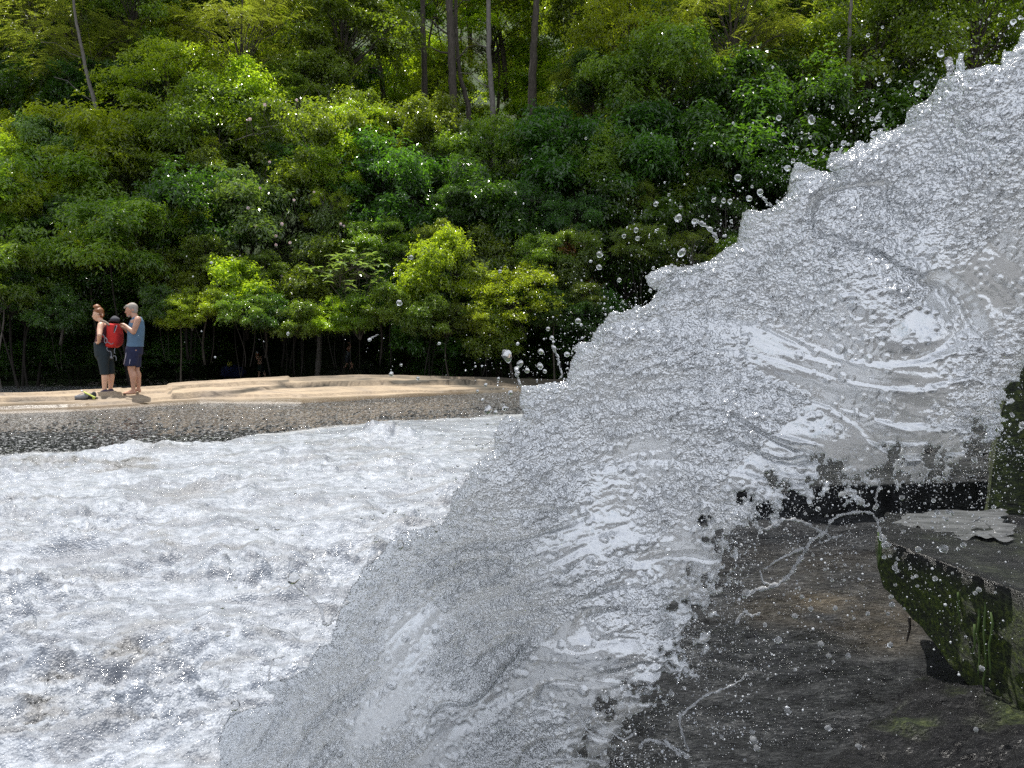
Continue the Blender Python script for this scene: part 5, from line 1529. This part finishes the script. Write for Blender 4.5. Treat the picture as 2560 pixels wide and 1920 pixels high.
for xy, r, r2 in [
    ([(1885, 1312), (1918, 1322), (1955, 1300), (2000, 1302), (2040, 1322), (2062, 1332), (2080, 1300), (2115, 1284), (2170, 1280), (2192, 1300), (2202, 1340), (2212, 1370)], 5, 4),
    ([(2062, 1332), (2030, 1350), (2012, 1380), (1990, 1412), (1968, 1444), (1930, 1466), (1895, 1474), (1866, 1486)], 6, 7),
    ([(2010, 1372), (1968, 1388), (1934, 1406), (1908, 1426)], 5, 2),
    ([(2065, 1334), (2080, 1344), (2104, 1338)], 4, 3), ([(2050, 1356), (2085, 1344), (2104, 1340)], 3, 2),
    ([(2194, 1196), (2199, 1216), (2190, 1246), (2196, 1268)], 4, 3), ([(1900, 1428), (1906, 1452), (1930, 1462)], 3, 4),
    ([(1700, 1792), (1728, 1766), (1764, 1740), (1810, 1722), (1846, 1704), (1866, 1684)], 5, 2),
    ([(1598, 1868), (1620, 1850), (1650, 1856), (1690, 1872), (1712, 1886)], 6, 5), ([(1660, 1850), (1690, 1880), (1720, 1892)], 5, 6),
    ([(1700, 1780), (1704, 1830), (1722, 1880)], 5, 4), ([(1590, 1826), (1560, 1850), (1520, 1822), (1490, 1800)], 4, 3),
    ([(1160, 1900), (1210, 1912), (1260, 1896), (1300, 1886), (1340, 1904), (1400, 1898), (1470, 1900), (1520, 1912)], 6, 4),
    ([(1320, 1842), (1290, 1870), (1262, 1880), (1220, 1876)], 5, 4), ([(1450, 1760), (1452, 1800), (1480, 1834), (1520, 1850)], 4, 3),
    ([(1580, 1572), (1620, 1548), (1660, 1534), (1690, 1550)], 4, 3), ([(1840, 1560), (1860, 1530), (1880, 1540), (1900, 1532)], 5, 3),
    ([(1291, 922), (1293, 940), (1303, 966)], 7, 3), ([(1382, 862), (1394, 892), (1398, 910), (1406, 936), (1400, 944)], 5, 3),
    ([(1736, 552), (1760, 562), (1780, 580), (1794, 600)], 7, 5), ([(1898, 482), (1910, 495), (1928, 514)], 5, 3), ([(2372, 150), (2376, 175), (2374, 196)], 8, 7),
    ([(1230, 1102), (1208, 1112), (1190, 1110)], 3, 2), ([(716, 1440), (748, 1470), (775, 1492), (800, 1520), (812, 1560)], 7, 6), ([(650, 1556), (680, 1570), (720, 1580), (748, 1600)], 6, 4),
    ([(924, 849), (934, 842), (944, 836)], 2, 1), ([(870, 1506), (850, 1520), (830, 1550), (816, 1566)], 6, 5), ([(712, 1640), (680, 1652), (672, 1700)], 5, 4),
]:
    thread(xy, r, r2)

# droplets
ico = {}
for sub in (1, 2, 3):
    bm = bmesh.new(); bmesh.ops.create_icosphere(bm, subdivisions=sub, radius=1.0)
    ico[sub] = (np.array([v.co[:] for v in bm.verts]), np.array([[v.index for v in f.verts] for f in bm.faces]))
    bm.free()
dmesh = []
for k_ in range(7):
    V_, F_ = ico[3]
    st = 1 + 0.28 * perlin(V_[:, 0] * 1.1 + k_ * 5, V_[:, 1] * 1.1, V_[:, 2] * 1.1) * (1.0 if k_ else 0.25)
    V_ = V_ * st[:, None]
    if k_ >= 5: V_[:, 2] = V_[:, 2] * 1.35 + .2 * V_[:, 0]
    dmesh.append(mesh_np('droplet_shape', V_, F_, md.m))

cand = []
known = [(1268, 890, 13), (1300, 909, 9), (1318, 926, 8), (1352, 879, 9), (1350, 915, 9), (1362, 928, 6), (1417, 886, 8), (1380, 845, 6), (998, 757, 8), (720, 834, 5), (1028, 643, 6), (978, 935, 6), (1045, 946, 5), (924, 849, 5),
         (1003, 912, 4), (1250, 678, 5), (1695, 546, 9), (1640, 510, 7), (1704, 632, 9), (1736, 554, 8), (1590, 575, 7), (1548, 700, 6), (1498, 668, 8), (1499, 636, 9), (1560, 590, 6), (1594, 596, 6), (2292, 210, 9), (2222, 202, 6), (2197, 210, 5),
         (2184, 336, 9), (2194, 298, 8), (2180, 297, 6), (2160, 302, 4), (1983, 402, 6), (2038, 380, 8), (1992, 370, 5), (2018, 374, 4), (1947, 295, 7), (1958, 336, 5), (1900, 480, 8), (1873, 496, 8), (1825, 503, 7), (1809, 502, 6),
         (2170, 88, 5), (2533, 55, 8), (2550, 44, 5), (2182, 250, 5), (2207, 148, 4), (2082, 268, 5), (1445, 802, 8), (1370, 822, 6), (1463, 912, 3), (1220, 1023, 10), (1262, 1020, 7), (1239, 1030, 6), (1276, 982, 7), (1214, 962, 5), (1246, 947, 5),
         (1865, 1484, 13), (2187, 1270, 8), (2205, 1300, 7), (2208, 1346, 13), (2214, 1362, 11), (2295, 1373, 10), (2360, 1372, 14), (2408, 1362, 9), (2395, 1372, 6), (2237, 1418, 8), (2242, 1428, 7), (2282, 1444, 6), (2291, 1440, 6), (2276, 1420, 5),
         (2210, 1392, 7), (2225, 1390, 5), (2238, 1462, 6), (2293, 1465, 5), (2228, 1492, 8), (2230, 1511, 10), (2169, 1534, 7), (2220, 1534, 6), (2447, 1474, 8), (2438, 1483, 7), (2370, 1280, 7), (2378, 1280, 7), (2334, 1251, 7), (2352, 1203, 6), (2312, 1258, 4),
         (2088, 1520, 8), (2080, 1450, 6), (2062, 1424, 5), (2005, 1492, 8), (2025, 1500, 6), (2027, 1522, 8), (1998, 1470, 5), (1987, 1540, 9), (2135, 1546, 5), (2070, 1820, 10), (1968, 1775, 12), (1884, 1850, 14), (1892, 1870, 11), (1880, 1830, 9), (2146, 1866, 10), (1804, 1842, 8),
         (2440, 1824, 8), (2120, 1640, 9), (2052, 1610, 10), (1945, 1600, 12), (1912, 1562, 7), (1862, 1486, 9), (733, 1446, 17), (566, 1706, 10), (587, 1762, 13), (205, 1767, 8), (22, 1649, 5), (578, 1800, 6), (693, 1320, 8), (642, 1320, 7), (586, 1446, 6), (590, 1466, 6),
         (756, 1336, 5), (930, 1292, 6), (960, 1280, 7), (988, 1277, 6), (932, 1296, 5), (1000, 1362, 10), (940, 1350, 7), (1090, 1325, 8), (1045, 1420, 7), (1930, 735, 9), (1797, 932, 7), (2180, 940, 9), (1765, 850, 11), (1800, 936, 8), (1690, 756, 7)]
for x, y, r in known: cand.append((x, y, r))
tries = 0
while len(cand) < 300 and tries < 40000:
    tries += 1
    x, y = random.uniform(300, 2560), random.uniform(0, 1920)
    dl_ = ((x - 540) * 1860 + (y - 1920) * 2020) / 2746.0
    s0 = float(poly_sdf(np.array([x]), np.array([y]), OUT)[0])
    if s0 > 0: p_ = .03
    elif dl_ < 200: p_ = 0.55 * math.exp(s0 / 90)
    else: p_ = 0.8 * math.exp(s0 / 300)
    if random.random() < p_: cand.append((x, y, min(9, 3.6 + random.expovariate(1 / 1.6))))
GRP = {'green': ('clear round droplet flying against the dark green leaves', 'droplets flying before the leaves'),
       'foam': ('clear round droplet seen against the white foaming pool', 'droplets flying before the foaming pool'),
       'rock': ('clear round droplet falling in front of the dark wet rock', 'droplets falling before the wet rock'),
       'sheet': ('clear round droplet hanging just before the falling sheet', 'droplets close before the falling sheet')}
for i, (x, y, r) in enumerate(cand[:300]):
    if x > 1500 and y > 1150: r *= .85
    Yd = float(sheet_Y(x, y)) + random.uniform(-.22, .12) - .08
    s0 = float(poly_sdf(np.array([x]), np.array([y]), OUT)[0])
    if s0 > -8: Yd = min(Yd, float(sheet_Y(x, y)) - .12)
    o = link('droplet', dmesh[random.choice((0, 0, 1, 2, 3, 4) if r < 9 else (1, 2, 3, 4, 5, 6))])
    o.location = at(x, y, Yd)
    s = r * Yd / F * .88
    o.scale = (s * random.uniform(.9, 1.1), s * random.uniform(.9, 1.1), s * random.uniform(.95, 1.15))
    o.rotation_euler = (random.uniform(-.4, .4), random.uniform(-.4, .4), random.uniform(0, 6))
    g = 'sheet' if s0 > 0 else ('rock' if (x > 1500 and y > 1150) else ('green' if y < 960 + (x - 1280) * -.02 else 'foam'))
    tag(o, GRP[g][0], 'droplet', GRP[g][1])

# fine spray: everything smaller
N = 40000
x = RNG.uniform(200, 2600, N * 6); y = RNG.uniform(-40, 1960, N * 6)
s0 = poly_sdf(x, y, OUT)
dl_ = ((x - 540) * 1860 + (y - 1920) * 2020) / 2746.0
cl = 0.5 + 1.1 * perlin(x / 90, y / 90, 3)
p_up = np.where(s0 < 0, 0.34 * np.exp(s0 / 50) + 0.030 * np.exp(s0 / 230), 0.02) * np.clip(cl, .15, 2)
p_lo = np.where(s0 < 0, 1.1 * np.exp(s0 / 130) + 0.07 * np.exp(s0 / 500), 0.16 + .7 * np.exp(-s0 / 140)) * np.clip(cl, .1, 2)
lw = smooth(150, 330, dl_) * smooth(950, 1150, y)
pr_ = p_up * (1 - lw) + p_lo * lw
ok = RNG.uniform(size=len(x)) < pr_
x, y, s0, lw = x[ok][:N], y[ok][:N], s0[ok][:N], lw[ok][:N]
r = (0.72 + RNG.exponential(0.5, len(x))) * (1 + 0.15 * (1 - lw))
r = np.minimum(r, 4.2)
Yd = sheet_Y(x, y) + RNG.normal(size=len(x)) * .10 - .05
Yd = np.where(s0 > -4, sheet_Y(x, y) - .11 - np.abs(RNG.normal(size=len(x))) * .05, Yd)
C_ = np.stack([(x - 1280) / F * Yd, Yd, CZ - (y - HORIZON) / F * Yd], 1)
parts = []
for sel, sub in ((r > 2.3, 2), (r <= 2.3, 0)):
    if sub: V_, F_ = ico[sub - 1] if sub == 2 else ico[1]
    else:
        V_ = np.array([(1, 0, 0), (-1, 0, 0), (0, 1, 0), (0, -1, 0), (0, 0, 1), (0, 0, -1)], float)
        F_ = np.array([(0, 2, 4), (2, 1, 4), (1, 3, 4), (3, 0, 4), (2, 0, 5), (1, 2, 5), (3, 1, 5), (0, 3, 5)])
    c, rr = C_[sel], (r * Yd / F)[sel]
    V = (V_[None] * rr[:, None, None] * RNG.uniform(.85, 1.2, (len(c), 1, 3)) + c[:, None]).reshape(-1, 3)
    Fq = (F_[None] + (np.arange(len(c)) * len(V_))[:, None, None]).reshape(-1, 3)
    parts.append((V, Fq))
V_, F_ = join_np(parts)
mp = NT('fine_spray_water')
mp.pr(Base_Color=(0.86, 0.89, 0.93), Roughness=0.15, IOR=1.33, Specular_IOR_Level=0.9)
gg = mp.n('ShaderNodeBsdfGlass', {'Color': (1, 1, 1, 1), 'Roughness': 0.05, 'IOR': 1.33})
mx = mp.n('ShaderNodeMixShader', {0: 0.45, 1: gg.outputs[0], 2: mp.p.outputs[0]})
mp.t.links.new(mx.outputs[0], mp.out.inputs[0])
sp = mesh_np('spray', V_, F_, mp.m)
tag(link('spray', sp), 'fine spray of tiny drops round the edges of the falling water', 'spray', kind='stuff')
print('spray tris', len(F_))
